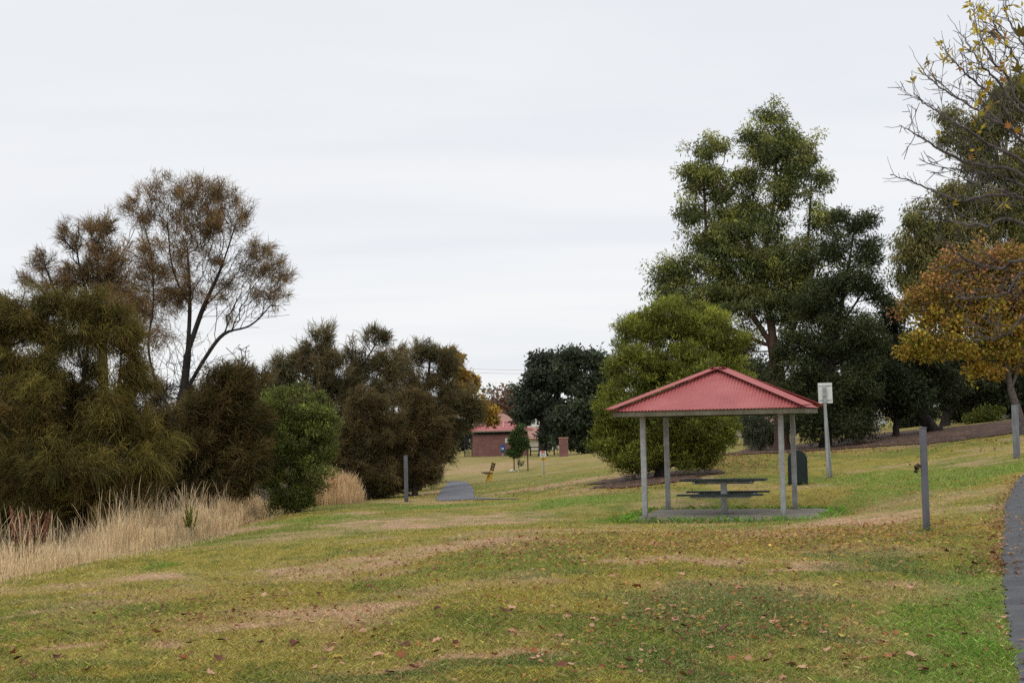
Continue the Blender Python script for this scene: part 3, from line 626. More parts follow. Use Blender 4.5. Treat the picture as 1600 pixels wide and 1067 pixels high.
tree('casuarina_tree', 'broad dark brown she-oak with a domed top nearest the far path', 'tree', None, (648, 772), 63, [[(655, 700), (665, 620), (672, 565)], [(660, 680), (705, 630), (735, 640)]],
     [(640, 570, 32, 28), (672, 548, 26, 20), (698, 570, 28, 28), (655, 620, 55, 42), (705, 620, 40, 36), (738, 645, 18, 26), (700, 655, 38, 34), (655, 680, 55, 45), (682, 705, 24, 34), (662, 735, 30, 26)], 470, 'needle', CASD, .24, .012, 84, .34, .40, .021, tipcol=(.15, .10, .048), topcol=(.16, .125, .058), subn=12, uni=.4, gain=1.75, droop=.15, bf=.4)
tree('casuarina_shrub', 'rounded rusty brown she-oak shrub right of the dry grass clump', 'shrub', None, (572, 778), 53, [[(572, 730), (574, 680), (572, 630)], [(572, 740), (545, 700)], [(572, 740), (600, 700)]],
     [(568, 622, 22, 22), (590, 640, 24, 24), (550, 665, 30, 34), (596, 682, 34, 36), (535, 715, 24, 26), (560, 720, 34, 34), (590, 745, 40, 26), (530, 755, 24, 18), (620, 655, 14, 20, 0, .6)], 620, 'needle', [(.075, .062, .028), (.062, .058, .025), (.05, .05, .022), (.10, .07, .032)], .13, .009, 76, .24, .22, .017, tipcol=(.14, .10, .044), topcol=(.165, .125, .052), droop=.3, bf=.4, subn=18, uni=.2, gain=1.4)
tree('casuarina_shrub', 'rusty brown she-oak shrub right behind the lone grey bollard', 'shrub', None, (648, 768), 54, [[(648, 720), (650, 660)], [(648, 735), (670, 690)]],
     [(640, 628, 20, 18), (660, 645, 24, 24), (675, 680, 24, 30), (640, 690, 34, 36), (688, 705, 12, 18, 0, .6), (655, 738, 34, 22), (615, 745, 36, 22), (600, 762, 30, 14), (676, 738, 16, 18, 0, .4)], 580, 'needle', [(.08, .062, .028), (.065, .056, .025), (.052, .05, .022), (.11, .07, .032)], .11, .009, 76, .24, .22, .017, tipcol=(.15, .10, .044), topcol=(.165, .12, .05), droop=.3, bf=.4, subn=18, uni=.2, gain=1.4, bare=([(672, 735, 22, 26)], 60))
tree('plane_tree', 'yellowing plane tree showing above the brown she-oaks', 'tree', None, (660, 762), 72, [[(668, 680), (700, 620), (716, 565)], [(700, 625), (740, 600)], [(690, 645), (765, 645)]],
     [(712, 566, 14, 16), (702, 555, 10, 10), (726, 590, 16, 14), (740, 598, 9, 14), (716, 612, 18, 16), (765, 640, 14, 10), (745, 640, 20, 16), (768, 655, 8, 10)], 130, 'leaf', [(.24, .155, .026), (.17, .12, .03), (.26, .145, .036)], .14, .012, 30, .34, .20, .15, topcol=(.34, .22, .035), bark='bark_brown', bf=.4)

# far trees behind the toilet block
tree('autumn_tree', 'faded orange-brown bare-topped tree behind the toilet block roof', 'tree', None, (785, 715), 235, [[(785, 680), (784, 640)]], [(785, 625, 22, 18), (768, 645, 18, 18), (798, 648, 20, 22), (780, 660, 26, 16)], 110, 'leaf', [(.21, .115, .075), (.16, .10, .07), (.12, .085, .06)], .3, .03, 30, 1.3, .6, .4, bark='bark_brown')
tree('distant_tree', 'small grey-green round treetop peeping over the orange tree', 'tree', None, (803, 715), 262, [[(803, 680), (803, 630)]], [(801, 612, 13, 10), (766, 610, 5, 6), (810, 630, 16, 16), (752, 650, 20, 24)], 70, 'leaf', [(.075, .09, .055), (.06, .075, .045)], .3, .04, 34, 1.4, .6, .4)
tree('distant_tree', 'far dark tree with a flat layered dome right of the toilet block', 'tree', None, (918, 712), 138, [[(918, 680), (916, 620), (912, 560)], [(918, 650), (950, 590)], [(917, 640), (880, 590)]],
     [(912, 556, 36, 18), (890, 576, 30, 16), (945, 575, 26, 18), (925, 600, 44, 22), (930, 640, 44, 34), (900, 650, 40, 30), (950, 670, 40, 34), (905, 688, 44, 18)], 420, 'leaf', [(.042, .056, .032), (.055, .068, .04), (.032, .044, .026)], .5, .03, 52, .85, .4, .22, depth=.9, topcol=(.075, .09, .05))
tree('distant_tree', 'far dark spreading tree behind the young staked tree', 'tree', None, (848, 712), 142, [[(848, 690), (850, 640), (858, 580)], [(848, 660), (820, 630)], [(849, 660), (885, 630)]],
     [(862, 566, 34, 18), (840, 592, 26, 20), (875, 600, 36, 24), (822, 622, 20, 16), (850, 632, 40, 22), (820, 650, 18, 16), (880, 650, 34, 28), (862, 676, 30, 14)], 380, 'leaf', [(.038, .05, .034), (.05, .06, .04), (.03, .04, .028)], .45, .03, 52, .85, .4, .22, topcol=(.065, .078, .05))
tree('distant_tree', 'dark distant tree left of the barred gate', 'tree', None, (708, 712), 172, [[(708, 695), (708, 670)]], [(705, 670, 18, 16), (718, 690, 12, 10), (700, 690, 14, 12), (726, 672, 10, 14)], 90, 'leaf', [(.035, .042, .028), (.045, .052, .032)], .25, .03, 46, .9, .45, .26)
# right side
tree('acacia_bush', 'dense yellow-green wattle bush rising behind the picnic shelter', 'bush', None, (1032, 752), 46, [[(1034, 715), (1035, 650), (1040, 560)], [(1034, 720), (985, 650), (965, 560)], [(1034, 720), (1090, 640), (1120, 550)], [(1034, 735), (960, 700)], [(1034, 735), (1110, 700)]],
     [(986, 520, 30, 30), (1045, 498, 42, 34), (1022, 520, 26, 26), (1105, 515, 40, 34), (1145, 540, 26, 28), (998, 575, 50, 42), (1080, 575, 66, 50), (1135, 600, 34, 44), (962, 640, 34, 42), (1040, 650, 84, 60), (1115, 668, 42, 48), (952, 690, 28, 34), (1000, 712, 52, 34), (1078, 712, 48, 28)],
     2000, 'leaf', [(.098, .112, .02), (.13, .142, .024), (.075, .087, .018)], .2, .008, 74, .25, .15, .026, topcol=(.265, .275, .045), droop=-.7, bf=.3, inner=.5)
tree('gum_tree', 'tallest dark green gum tree with reddish trunk behind the shelter', 'tree', None, (1222, 705), 62,
     [[(1221, 660), (1216, 600), (1209, 540), (1200, 470), (1196, 400), (1212, 300), (1210, 220)], [(1210, 545), (1160, 470), (1110, 400), (1100, 290)], [(1214, 580), (1250, 480), (1262, 380), (1268, 280)], [(1202, 480), (1170, 380), (1185, 260)], [(1216, 600), (1245, 540, -1), (1255, 470, -1)], [(1209, 545), (1120, 500), (1060, 440)]],
     [(1205, 182, 30, 22), (1180, 215, 28, 24), (1225, 215, 30, 30), (1265, 240, 24, 30), (1275, 285, 22, 26), (1105, 232, 34, 24), (1090, 275, 32, 34), (1122, 300, 28, 28), (1078, 330, 26, 32), (1165, 285, 34, 30), (1235, 300, 34, 34), (1180, 340, 60, 36), (1110, 375, 44, 34), (1038, 425, 28, 24), (1072, 420, 36, 30), (1150, 410, 60, 40), (1240, 395, 56, 50), (1190, 470, 56, 36), (1100, 470, 52, 36), (1060, 470, 36, 24), (1150, 540, 44, 40), (1255, 470, 50, 44), (1280, 350, 30, 30), (1040, 455, 34, 26), (1085, 510, 46, 30), (1200, 420, 50, 40), (1140, 350, 40, 40), (1205, 235, 40, 34), (1240, 260, 30, 40), (1120, 445, 50, 40), (1205, 260, 70, 75, 0, .3), (1105, 300, 40, 60, 0, .35), (1180, 380, 110, 75, 0, .3), (1170, 470, 130, 60, 0, .28), (1255, 470, 60, 90, 1, .4)],
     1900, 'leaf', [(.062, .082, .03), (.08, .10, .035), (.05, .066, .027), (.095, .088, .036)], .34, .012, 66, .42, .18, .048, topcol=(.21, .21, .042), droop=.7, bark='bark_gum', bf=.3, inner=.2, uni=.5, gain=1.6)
tree('dark_tree', 'very dark tree with a feathery crown immediately right of the gum', 'tree', None, (1290, 706), 60, [[(1292, 660), (1300, 560), (1320, 450), (1335, 360)], [(1298, 570), (1260, 500)], [(1306, 520), (1360, 440)]],
     [(1335, 345, 44, 24), (1312, 385, 44, 30), (1362, 395, 26, 30), (1330, 440, 56, 40), (1285, 470, 44, 44), (1375, 455, 20, 24), (1300, 530, 66, 46), (1350, 540, 44, 50), (1250, 580, 50, 44), (1310, 610, 66, 44), (1262, 650, 44, 40), (1330, 660, 46, 36), (1240, 540, 30, 30)], 820, 'leaf', [(.038, .048, .02), (.05, .06, .024), (.03, .038, .018)], .26, .012, 74, .4, .18, .045, droop=.1, bf=.3, topcol=(.085, .095, .034))
tree('dark_tree', 'shaded mid-green tree filling the gap between the wattle bush and the gum trunk', 'tree', None, (1168, 702), 84, [[(1170, 660), (1172, 600), (1175, 540)]], [(1160, 570, 30, 20), (1195, 610, 34, 30), (1150, 610, 36, 34), (1240, 620, 30, 34), (1170, 640, 40, 26)], 240, 'leaf', [(.04, .05, .022), (.052, .062, .026), (.03, .038, .018)], .2, .012, 66, .6, .24, .06, bf=.3, topcol=(.08, .09, .035))
tree('dark_tree', 'black-trunked tree leaning left out of the mulch bed', 'tree', None, (1466, 683), 64, [[(1458, 672), (1440, 650), (1415, 620), (1395, 590), (1385, 540)], [(1420, 625), (1440, 580), (1450, 540)]],
     [(1390, 545, 40, 40), (1430, 560, 40, 40), (1370, 600, 36, 34), (1420, 600, 44, 34), (1395, 500, 30, 34), (1470, 590, 40, 34)], 320, 'leaf', [(.03, .038, .017), (.04, .046, .02), (.024, .03, .015)], .3, .012, 72, .5, .2, .055, droop=.1, bf=.25)
tree('dark_tree', 'shadowed upright tree with dark twin trunks under the orange maple', 'tree', None, (1477, 672), 72, [[(1477, 640), (1480, 590), (1485, 540)], [(1478, 655), (1505, 590)]],
     [(1490, 560, 50, 44), (1530, 600, 44, 40), (1460, 600, 44, 34), (1500, 622, 50, 22), (1560, 580, 44, 50), (1590, 620, 40, 30), (1555, 630, 50, 26), (1600, 590, 50, 50), (1620, 640, 36, 24)], 460, 'leaf', [(.03, .04, .018), (.045, .05, .022), (.024, .03, .015)], .25, .012, 72, .5, .22, .06, bf=.25)
tree('dark_tree', 'small dark tree with a thin straight trunk left of the leaning trunk', 'tree', None, (1400, 683), 63, [[(1400, 655), (1400, 620)], [(1400, 668), (1409, 640), (1412, 610)]], [(1400, 610, 44, 36), (1365, 630, 34, 34), (1425, 632, 24, 18), (1380, 590, 40, 34)], 200, 'leaf', [(.03, .04, .018), (.04, .048, .02)], .15, .012, 70, .5, .2, .06, bf=.25)
tree('birch_tree', 'slim white-trunked tree among the dark trees behind the lawn', 'tree', None, (1367, 676), 84, [[(1367, 640), (1365, 600), (1363, 560)], [(1366, 600), (1352, 560)], [(1366, 610), (1380, 570)]], [(1362, 560, 30, 36), (1372, 600, 20, 20, 0, .4)], 90, 'leaf', [(.06, .07, .03), (.08, .09, .04)], .26, .02, 40, .5, .2, .06, bark='bark_pale')
tree('weeping_shrub', 'grey-green drooping shrub seen through the shelter beside the gum trunk', 'shrub', None, (1188, 700), 64, [[(1188, 680), (1190, 662)], [(1188, 685), (1176, 670)]], [(1190, 664, 24, 16), (1180, 682, 20, 14), (1205, 678, 18, 16), (1170, 660, 20, 16)], 150, 'needle', [(.11, .125, .075), (.08, .095, .055), (.14, .15, .10)], .08, .01, 52, .26, .3, .02, droop=.9)
tree('eucalypt_tree', 'tall hanging-leaved eucalypt at the right edge behind the orange maple', 'tree', None, (1580, 662), 74, [[(1582, 600), (1575, 500), (1560, 400), (1565, 300), (1575, 200)], [(1570, 450), (1500, 380), (1450, 360)], [(1562, 400), (1520, 300), (1500, 230)], [(1565, 330), (1610, 250)]],
     [(1565, 190, 40, 36), (1600, 150, 40, 40), (1522, 235, 28, 28), (1490, 190, 22, 26), (1482, 225, 14, 24), (1545, 260, 40, 34), (1600, 260, 50, 50), (1500, 310, 46, 34), (1448, 345, 34, 38), (1560, 330, 54, 40), (1424, 390, 30, 34), (1505, 365, 50, 44), (1590, 330, 50, 60), (1450, 410, 44, 50), (1420, 430, 26, 30), (1470, 470, 50, 40), (1580, 480, 60, 40), (1530, 210, 40, 40), (1570, 150, 40, 40), (1475, 400, 46, 40), (1540, 420, 56, 44), (1610, 400, 60, 60), (1440, 440, 34, 34), (1500, 470, 50, 34), (1660, 250, 60, 90), (1680, 400, 60, 80)],
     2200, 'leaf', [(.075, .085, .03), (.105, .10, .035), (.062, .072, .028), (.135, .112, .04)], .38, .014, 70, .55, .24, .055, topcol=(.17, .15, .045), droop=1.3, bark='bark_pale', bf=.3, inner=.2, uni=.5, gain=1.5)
MAP = [(.27, .22, .03), (.20, .18, .028), (.30, .17, .04), (.14, .15, .028)]
tree('maple_tree', 'autumn maple with orange and olive-gold leaves on the right', 'tree', None, (1600, 680), 52, [[(1594, 650), (1580, 610), (1570, 560), (1545, 500), (1520, 450)], [(1580, 610), (1600, 540), (1605, 460)], [(1566, 550), (1490, 530), (1440, 530)], [(1545, 500), (1480, 470)]],
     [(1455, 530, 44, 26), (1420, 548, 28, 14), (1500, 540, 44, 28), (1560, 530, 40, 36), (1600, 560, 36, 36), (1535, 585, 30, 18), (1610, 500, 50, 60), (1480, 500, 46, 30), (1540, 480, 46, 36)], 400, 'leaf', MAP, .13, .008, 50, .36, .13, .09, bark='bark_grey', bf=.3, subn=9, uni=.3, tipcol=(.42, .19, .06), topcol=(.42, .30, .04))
_m = bpy.context.scene.objects['maple_tree']
# upper, redder part of the same crown
def more_crown(root, Y, lobes, n, pal, per, spread, ln, lw, top):
    cl, cd, cq = lobes_clumps(lobes, Y, n, .4); o0 = np.array(root.location); k = len(cl); idx = np.repeat(np.arange(k), per); q = len(idx)
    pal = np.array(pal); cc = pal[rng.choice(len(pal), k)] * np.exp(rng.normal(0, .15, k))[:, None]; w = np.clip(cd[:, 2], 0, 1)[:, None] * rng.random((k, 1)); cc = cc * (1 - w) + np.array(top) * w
    rr = rng.normal(0, 1, (q, 3)); rr /= np.linalg.norm(rr, axis=1)[:, None]; rr *= (rng.random(q) ** .4)[:, None]
    d = rr * .7 + rng.normal(0, .6, (q, 3)); d /= np.linalg.norm(d, axis=1)[:, None]
    V, f, c2 = leaf_quads(cl[idx] + rr * spread - o0, d, ln * (.5 + .8 * rng.random(q)), lw * (.6 + .8 * rng.random(q)), cc[idx] * np.exp(rng.normal(0, .28, q))[:, None])
    mesh('crown', V, f, M['leaf'], root, cols=np.clip(c2, .003, .9))
    tb = Tubes()
    for i in range(0, k, 3):
        a = at(1560, 520, Y) - o0; b = cl[i] - o0; m_ = (a + b) / 2 + rng.normal(0, .25, 3) + np.array([0, 0, .2]); t = np.linspace(0, 1, 7)[:, None]
        tb.add((1 - t) ** 2 * a + 2 * t * (1 - t) * m_ + t * t * b, np.linspace(.05, .008, 7), 4)
    tb.build('branch', M['bark_brown'], root)
more_crown(_m, 52, [(1500, 415, 40, 28), (1545, 400, 44, 30), (1460, 450, 40, 30), (1425, 480, 26, 18), (1590, 420, 40, 40), (1520, 450, 50, 30), (1575, 465, 40, 24)], 300, [(.38, .18, .07), (.27, .20, .036), (.21, .175, .034), (.16, .14, .03), (.42, .21, .10)], 44, .42, .13, .09, (.56, .32, .10))
for (px_, py_, Y_, lab_, lob_) in [(1500, 672, 80, 'dark shrub deep under the maple, left of the low yellow-green one', [(1500, 640, 30, 26), (1520, 655, 20, 14)]), (1440, 676, 86, 'dark shrub behind the leaning black trunk', [(1440, 640, 30, 30), (1420, 655, 18, 14)]),
     (1590, 664, 78, 'dark shrub at the far right behind the pale grey post', [(1590, 630, 36, 30), (1620, 640, 30, 26)]), (1345, 684, 88, 'dark shrub beside the white-trunked tree', [(1345, 655, 24, 26), (1320, 665, 18, 16)]), (1285, 690, 88, 'dark shrub behind the pole of the white sign', [(1280, 660, 26, 24), (1300, 672, 18, 12)])]:
    tree('dark_shrub', lab_, 'shrub', None, (px_, py_), Y_, [[(px_, py_ - 10), (px_, py_ - 25)]], lob_, 110, 'leaf', [(.035, .045, .02), (.05, .058, .025), (.028, .035, .017)], .08, .012, 60, .5, .22, .06)
tree('low_shrub', 'low yellow-green shrub on the mulch bed rim under the maple', 'shrub', None, (1545, 662), 70, [[(1545, 655), (1545, 645)]], [(1545, 648, 24, 12), (1520, 656, 16, 8)], 70, 'leaf', [(.10, .11, .02), (.07, .085, .02)], .05, .01, 50, .3, .14, .06)
# a belt of trees further back, each its own
BELT = [(1165, 690, 118, 'pale olive background tree left of the gum trunk', [(1160, 640, 34, 30), (1180, 600, 30, 40)], (.05, .058, .04)),
        (1250, 688, 112, 'blurry dark background tree behind the white sign panel', [(1250, 630, 36, 40), (1275, 590, 34, 40)], (.035, .045, .03)),
        (1330, 684, 108, 'shaded background tree behind the white-trunked tree', [(1330, 620, 40, 44), (1350, 570, 40, 44)], (.034, .042, .027)),
        (1430, 678, 110, 'background tree glimpsed under the leaning trunk', [(1430, 610, 46, 46), (1450, 560, 40, 44)], (.034, .042, .027)),
        (1530, 670, 108, 'dim background tree behind the low yellow-green shrub', [(1530, 600, 50, 50), (1570, 560, 50, 50)], (.034, .042, .027)),
        (1640, 662, 100, 'background tree at the far right behind the last grey post', [(1640, 580, 60, 70), (1610, 620, 40, 36)], (.036, .044, .027))]
for (px, py, Y, lab, lobes, col) in BELT:
    col = np.array(col)
    tree('background_tree', lab, 'tree', None, (px, py), Y, [[(px, py - 25), (px + 3, py - 60)]], lobes, 150, 'leaf', [col, col * 1.3, col * .8], .3, .02, 60, .9, .34, .16)
LBELT = [(430, 770, 78, 'dark backdrop tree behind the green bush', [(430, 640, 50, 50), (470, 680, 60, 60)]), (300, 775, 74, 'dark backdrop tree deep behind the tall sparse she-oak', [(300, 690, 70, 60), (350, 720, 70, 60)]),
         (140, 790, 70, 'dark backdrop tree deep behind the rounded she-oak', [(140, 690, 80, 70), (60, 720, 80, 80)]), (-40, 800, 66, 'dark backdrop tree beyond the left edge of the bank', [(-40, 660, 90, 90), (0, 740, 80, 60)]), (590, 765, 84, 'dark backdrop tree between the brown shrubs', [(590, 690, 60, 50), (640, 690, 60, 50)])]
for (px, py, Y, lab, lobes) in LBELT:
    tree('background_tree', lab, 'tree', None, (px, py), Y, [[(px, py - 40), (px + 3, py - 80)]], lobes, 160, 'leaf', [(.028, .026, .016), (.04, .034, .02)], .25, .02, 70, .7, .34, .16)

# ------------------------------------------------------------------ young staked tree
sx, sy = gp(810, 736); sz = h1(sx, sy)
tree('young_tree', 'young leafy green tree tied between dark stakes on the far lawn', 'tree', None, (810, 736), sy, [[(810, 715), (810, 690), (811, 672)]], [(812, 672, 9, 9), (807, 688, 12, 12), (816, 694, 11, 14), (806, 706, 12, 12), (815, 724, 6, 4, 0, .3)], 190, 'leaf', [(.045, .075, .02), (.06, .09, .026), (.035, .055, .018)], .06, .012, 44, .22, .13, .055, bark='bark_pale')
for k, (px, lab) in enumerate(((803.5, 'dark timber stake left of the young tree trunk'), (825, 'dark timber stake right of the young tree trunk'))):
    x, y = gp(px, 735.5); st = MB().box((0, 0, .7), (.075, .075, 1.5)); st.box((0, 0, 1.46), (.05, .05, .04))
    o = st.build('tree_stake', M['timber']); o.location = (x, y, h1(x, y) - .03); tag(o, lab, 'stake', 'stakes of the young tree')
x, y = gp(800, 737); v = []
rk = MB().tube([(-.16, 0, .05), (0, .02, .1), (.16, 0, .05)], [.05, .09, .05], 7); o = rk.build('white_stone', M['white'], None, True); o.location = (x, y, h1(x, y) - .02); tag(o, 'small white stone on bare soil beside the young tree', 'stone')

# ------------------------------------------------------------------ picnic shelter
def rz2(p): return (SHc[0] + p[0] * ex[0] + p[1] * ey[0], SHc[1] + p[0] * ex[1] + p[1] * ey[1])
sl = MB().box(((SLABX[0] + SLABX[1]) / 2, (SLABY[0] + SLABY[1]) / 2, -.13), (SLABX[1] - SLABX[0], SLABY[1] - SLABY[0], .30), bev=.015)
o = sl.build('concrete_slab', M['concrete']); o.location = (*SHc, SH_Z); o.rotation_euler = (0, 0, SH_A); tag(o, kind='structure')
sh = thing('picnic_shelter', 'open picnic shelter with red corrugated pyramid roof on four grey posts', 'shelter', (*SHc, SH_Z + .02), SH_A)
HP, EH, W2, AP = 1.53, 2.40, 2.13, 3.33      # half post spacing, eave height, half eave, apex height
for sxx in (-1, 1):
    for syy in (-1, 1):
        p = MB().box((sxx * HP, syy * HP, 1.19), (.115, .115, 2.38)); p_o = p.build('post', M['galv'], sh)
        MB().box((sxx * HP, syy * HP, .008), (.2, .2, .016)).build('base_plate', M['galv'], p_o)
def corr_face(k):
    n = 57; sub = 10; xs = np.linspace(-W2, W2, n * sub + 1); z = .009 * np.cos(xs / (2 * W2) * n * 2 * np.pi); ang = math.atan2(AP - EH, W2)
    V = []; rows = 10
    for r in range(rows + 1):
        t = r / rows; yy = -W2 + (W2 - np.abs(xs)) * t * .985
        zz = EH + (yy + W2) / W2 * (AP - EH); V.append(np.stack([xs, yy - math.sin(ang) * z, zz + z * math.cos(ang)], 1))
    V = np.concatenate(V); w = len(xs); i = (np.arange(rows)[:, None] * w + np.arange(w - 1)[None]).ravel(); a = k * math.pi / 2
    X = V[:, 0] * math.cos(a) - V[:, 1] * math.sin(a); Yv = V[:, 0] * math.sin(a) + V[:, 1] * math.cos(a)
    return mesh('roof_panel', np.stack([X, Yv, V[:, 2]], 1), np.stack([i, i + 1, i + w + 1, i + w], 1), M['roof'], sh, smooth=True)
for k in range(4): corr_face(k)
def hip_cap(k):
    a = math.pi / 4 + k * math.pi / 2; e = Vector((math.cos(a) * W2 * 1.414, math.sin(a) * W2 * 1.414, EH)); t = Vector((0, 0, AP)); d = (t - e).normalized(); v = []
    s1 = Vector((-math.cos(a + math.pi / 4), -math.sin(a + math.pi / 4), 0)); s2 = Vector((-math.cos(a - math.pi / 4), -math.sin(a - math.pi / 4), 0)); sl_ = (AP - EH) / W2
    s1 = (s1 + Vector((0, 0, sl_ * 1.0))).normalized(); s2 = (s2 + Vector((0, 0, sl_))).normalized()
    # strips lying on the two roof planes either side of the hip
    f = []; upv = Vector((0, 0, 1)); wdt = .17
    n1 = d.cross(s1).normalized(); n1 = n1 if n1.z > 0 else -n1; n2 = d.cross(s2).normalized(); n2 = n2 if n2.z > 0 else -n2
    q1 = n1.cross(d).normalized(); q1 = q1 if q1.dot(s1) > 0 else -q1; q2 = n2.cross(d).normalized(); q2 = q2 if q2.dot(s2) > 0 else -q2
    for p, sc in ((e - d * .03, 1), (t + upv * .0, 1)):
        c = p + upv * .035
        v += [p + q1 * wdt + n1 * .013, p + q1 * wdt + n1 * .024, p + q1 * .03 + n1 * .026, c, p + q2 * .03 + n2 * .026, p + q2 * wdt + n2 * .024, p + q2 * wdt + n2 * .013]
    for i in range(6): f.append([i, i + 1, i + 8, i + 7])
    f.append([0, 1, 2, 3, 4, 5, 6])
    return mesh('hip_capping', v, f, M['roof'], sh)
for k in range(4): hip_cap(k)
MB().tube([(0, 0, AP + .02), (0, 0, AP + .045), (0, 0, AP + .06)], [.17, .1, .01], 4).build('apex_cap', M['roof'], sh)
fb = MB()
for sgn in (-1, 1):
    fb.box((0, sgn * (W2 - .05), EH - .075), (2 * W2 - .06, .03, .11)); fb.box((sgn * (W2 - .05), 0, EH - .078), (.03, 2 * W2 - .17, .108))
fb.build('fascia', M['fascia'], sh)
rb = MB()
for sgn in (-1, 1):
    rb.box((0, sgn * HP, EH - .09), (2 * HP + .1, .08, .12)); rb.box((sgn * HP, 0, EH - .095), (.08, 2 * HP - .1, .11))
for a in (1, 3, 5, 7):
    a *= math.pi / 4; rb.tube([(math.cos(a) * W2 * 1.33, math.sin(a) * W2 * 1.33, EH - .02), (math.cos(a) * .1, math.sin(a) * .1, AP - .11)], .04, 4)
for s_ in (-.55, .05):
    for k in range(4):
        w = -s_ * W2 if s_ < 0 else .55; w = W2 * (.72 if s_ < 0 else .36); zz = EH + (W2 - w) / W2 * (AP - EH) - .06; a = k * math.pi / 2
        p0 = (w * math.cos(a) - w * math.sin(a), w * math.sin(a) + w * math.cos(a), zz); p1 = (w * math.cos(a) + w * math.sin(a), w * math.sin(a) - w * math.cos(a), zz); rb.tube([p0, p1], .03, 4)
rb.build('roof_frame', M['fascia_under'], sh)

# picnic table
tb_c = rz2((.05, -.05)); pt = thing('picnic_table', 'dark green slatted picnic table with attached benches on one grey pedestal under the shelter', 'picnic table', (*tb_c, SH_Z + .02), SH_A)
t = MB()
for k in range(5): t.box((0, -.30 + .15 * k, .775), (1.95, .138, .035))
t.build('tabletop', M['slat_green'], pt)
for sgn in (-1, 1):
    s_ = MB()
    for k in range(2): s_.box((0, sgn * (.63 + .15 * k), .465), (1.95, .138, .035))
    s_.build('bench_seat', M['slat_green'], pt)
pd = MB().box((0, 0, .37), (.13, .13, .74)); pd.box((0, 0, .008), (.3, .3, .016)); pd.build('pedestal', M['galv'], pt)
fr = MB()
for xx in (-.65, .65): fr.box((xx, 0, .73), (.06, .66, .05)); fr.box((xx, 0, .42), (.06, 1.5, .05))
fr.box((0, 0, .716), (1.36, .07, .07)); fr.box((0, -.70, .418), (1.36, .05, .05)); fr.box((0, .70, .418), (1.36, .05, .05)); fr.box((0, 0, .419), (.06, 1.4, .046)); fr.box((0, 0, .417), (1.36, .05, .05))
fr.build('frame', M['galv'], pt)

# litter bin
bx_, by_ = gp(1247, 757); bn = thing('litter_bin', 'dark green arch-topped litter bin standing on the grass behind the shelter', 'bin', (bx_, by_, h1(bx_, by_)), R(-10))
prof = [(-.27, .03)] + [(-.27, .66)] + [(.27 * -math.cos(a), .70 + .27 * math.sin(a)) for a in np.linspace(.1, math.pi - .1, 14)] + [(.27, .66), (.27, .03)]
MB().prism(prof, -.25, .25).build('body', M['bin_green'], bn)
dr = MB().box((0, -.262, .34), (.42, .02, .56)); dr.build('door', M['bin_green'], bn)
pf = MB().box((0, 0, .0), (.46, .42, .07)); pf.box((.22, -.1, .02), (.12, .08, .05)); pf.build('base', M['dark_metal'], bn)

# sign seen from the back
sgx, sgy = gp(1294, 747); sg = thing('park_sign', 'white sign panel seen from behind on a tall grey pole beyond the bin', 'sign', (sgx, sgy, h1(sgx, sgy)), R(-14))
sg.rotation_euler = (0, R(-.5), R(-14))
MB().tube([(0, 0, -.1), (0, 0, 2.72)], .048, 10).build('pole', M['galv'], sg)
MB().tube([(.10, .28, -.1), (.0, .06, 2.35)], .034, 10).build('brace', M['galv'], sg)
MB().box((.02, .075, 2.58), (.42, .018, .62), bev=.004).build('panel', M['white'], sg)
br = MB().box((0, -.02, 2.62), (.11, .13, .28)); br.box((.02, .06, 2.80), (.38, .014, .03)); br.box((.02, .06, 2.36), (.38, .014, .03)); br.tube([(0, 0, 2.28), (0, 0, 2.36)], .062, 10); br.build('bracket', M['galv'], sg)

# grey bollard posts
def bollard(px, py, hgt, wd, label, mat, rz, extra=None):
    x, y = gp(px, py); t = thing('bollard', label, 'post', (x, y, h1(x, y)), rz, group='grey posts along the lawn')
    MB().box((0, 0, hgt / 2 - .08), (wd, wd, hgt + .16), bev=.008).build('post', mat, t)
    MB().box((0, 0, hgt + .006), (wd + .012, wd + .012, .014), bev=.003).build('cap', mat, t)
    return t
bo = bollard(1448, 833, 1.47, .092, 'nearest tall grey square post, on cracked concrete footing at right of lawn', M['post_grey'], R(-10))
ft = MB().box((-.15, -.02, .0), (.20, .16, .04), .2, .012); ft.box((.15, .03, -.002), (.18, .16, .036), -.3, .012); ft.build('footing', M['concrete'], bo)
mb = MB().tube([(-.045, -.01, .93), (-.08, -.02, .95), (-.11, -.03, .92), (-.125, -.03, .87), (-.10, -.03, .845)], [.012, .035, .045, .035, .01], 7); mb.tube([(-.1, -.02, .93), (-.03, 0, .935)], .016, 6); mb.build('bracket', M['timber'], bo)
bollard(1589, 716, 1.48, .17, 'pale grey square post on the grass at the far right edge', M['post_pale'], R(-25))
bollard(635, 784, 1.49, .12, 'lone grey square post at the left edge of the lawn near the brown shrubs', M['post_grey'], R(12))

# bench seen end-on
x, y = gp(762, 752); bc = thing('park_bench', 'dark park bench with yellow-edged end frame seen side-on by the far path', 'bench', (x, y, h1(x, y)), R(-84))
st = MB()
for k in range(4): st.box((0, -.22 + .12 * k, .45), (1.6, .105, .035))
st.build('seat', M['timber'], bc)
bk = MB()
for k in range(3):
    z0 = .56 + k * .135; bk.box((0, .235 + .035 * k, z0 + .06), (1.6, .05, .115))
bk.build('backrest', M['timber'], bc)
for sgn in (-1, 1):
    fr = MB(); xx = sgn * .72; fr.tube([(xx, .12, -.05), (xx, .17, .42), (xx, .24, .62), (xx, .36, .98)], .038, 6); fr.tube([(xx, -.18, .42), (xx, .18, .425)], .036, 6); fr.tube([(xx, -.02, -.05), (xx, .14, .42)], .036, 6)
    fr.build('end_frame', M['yellow'], bc)

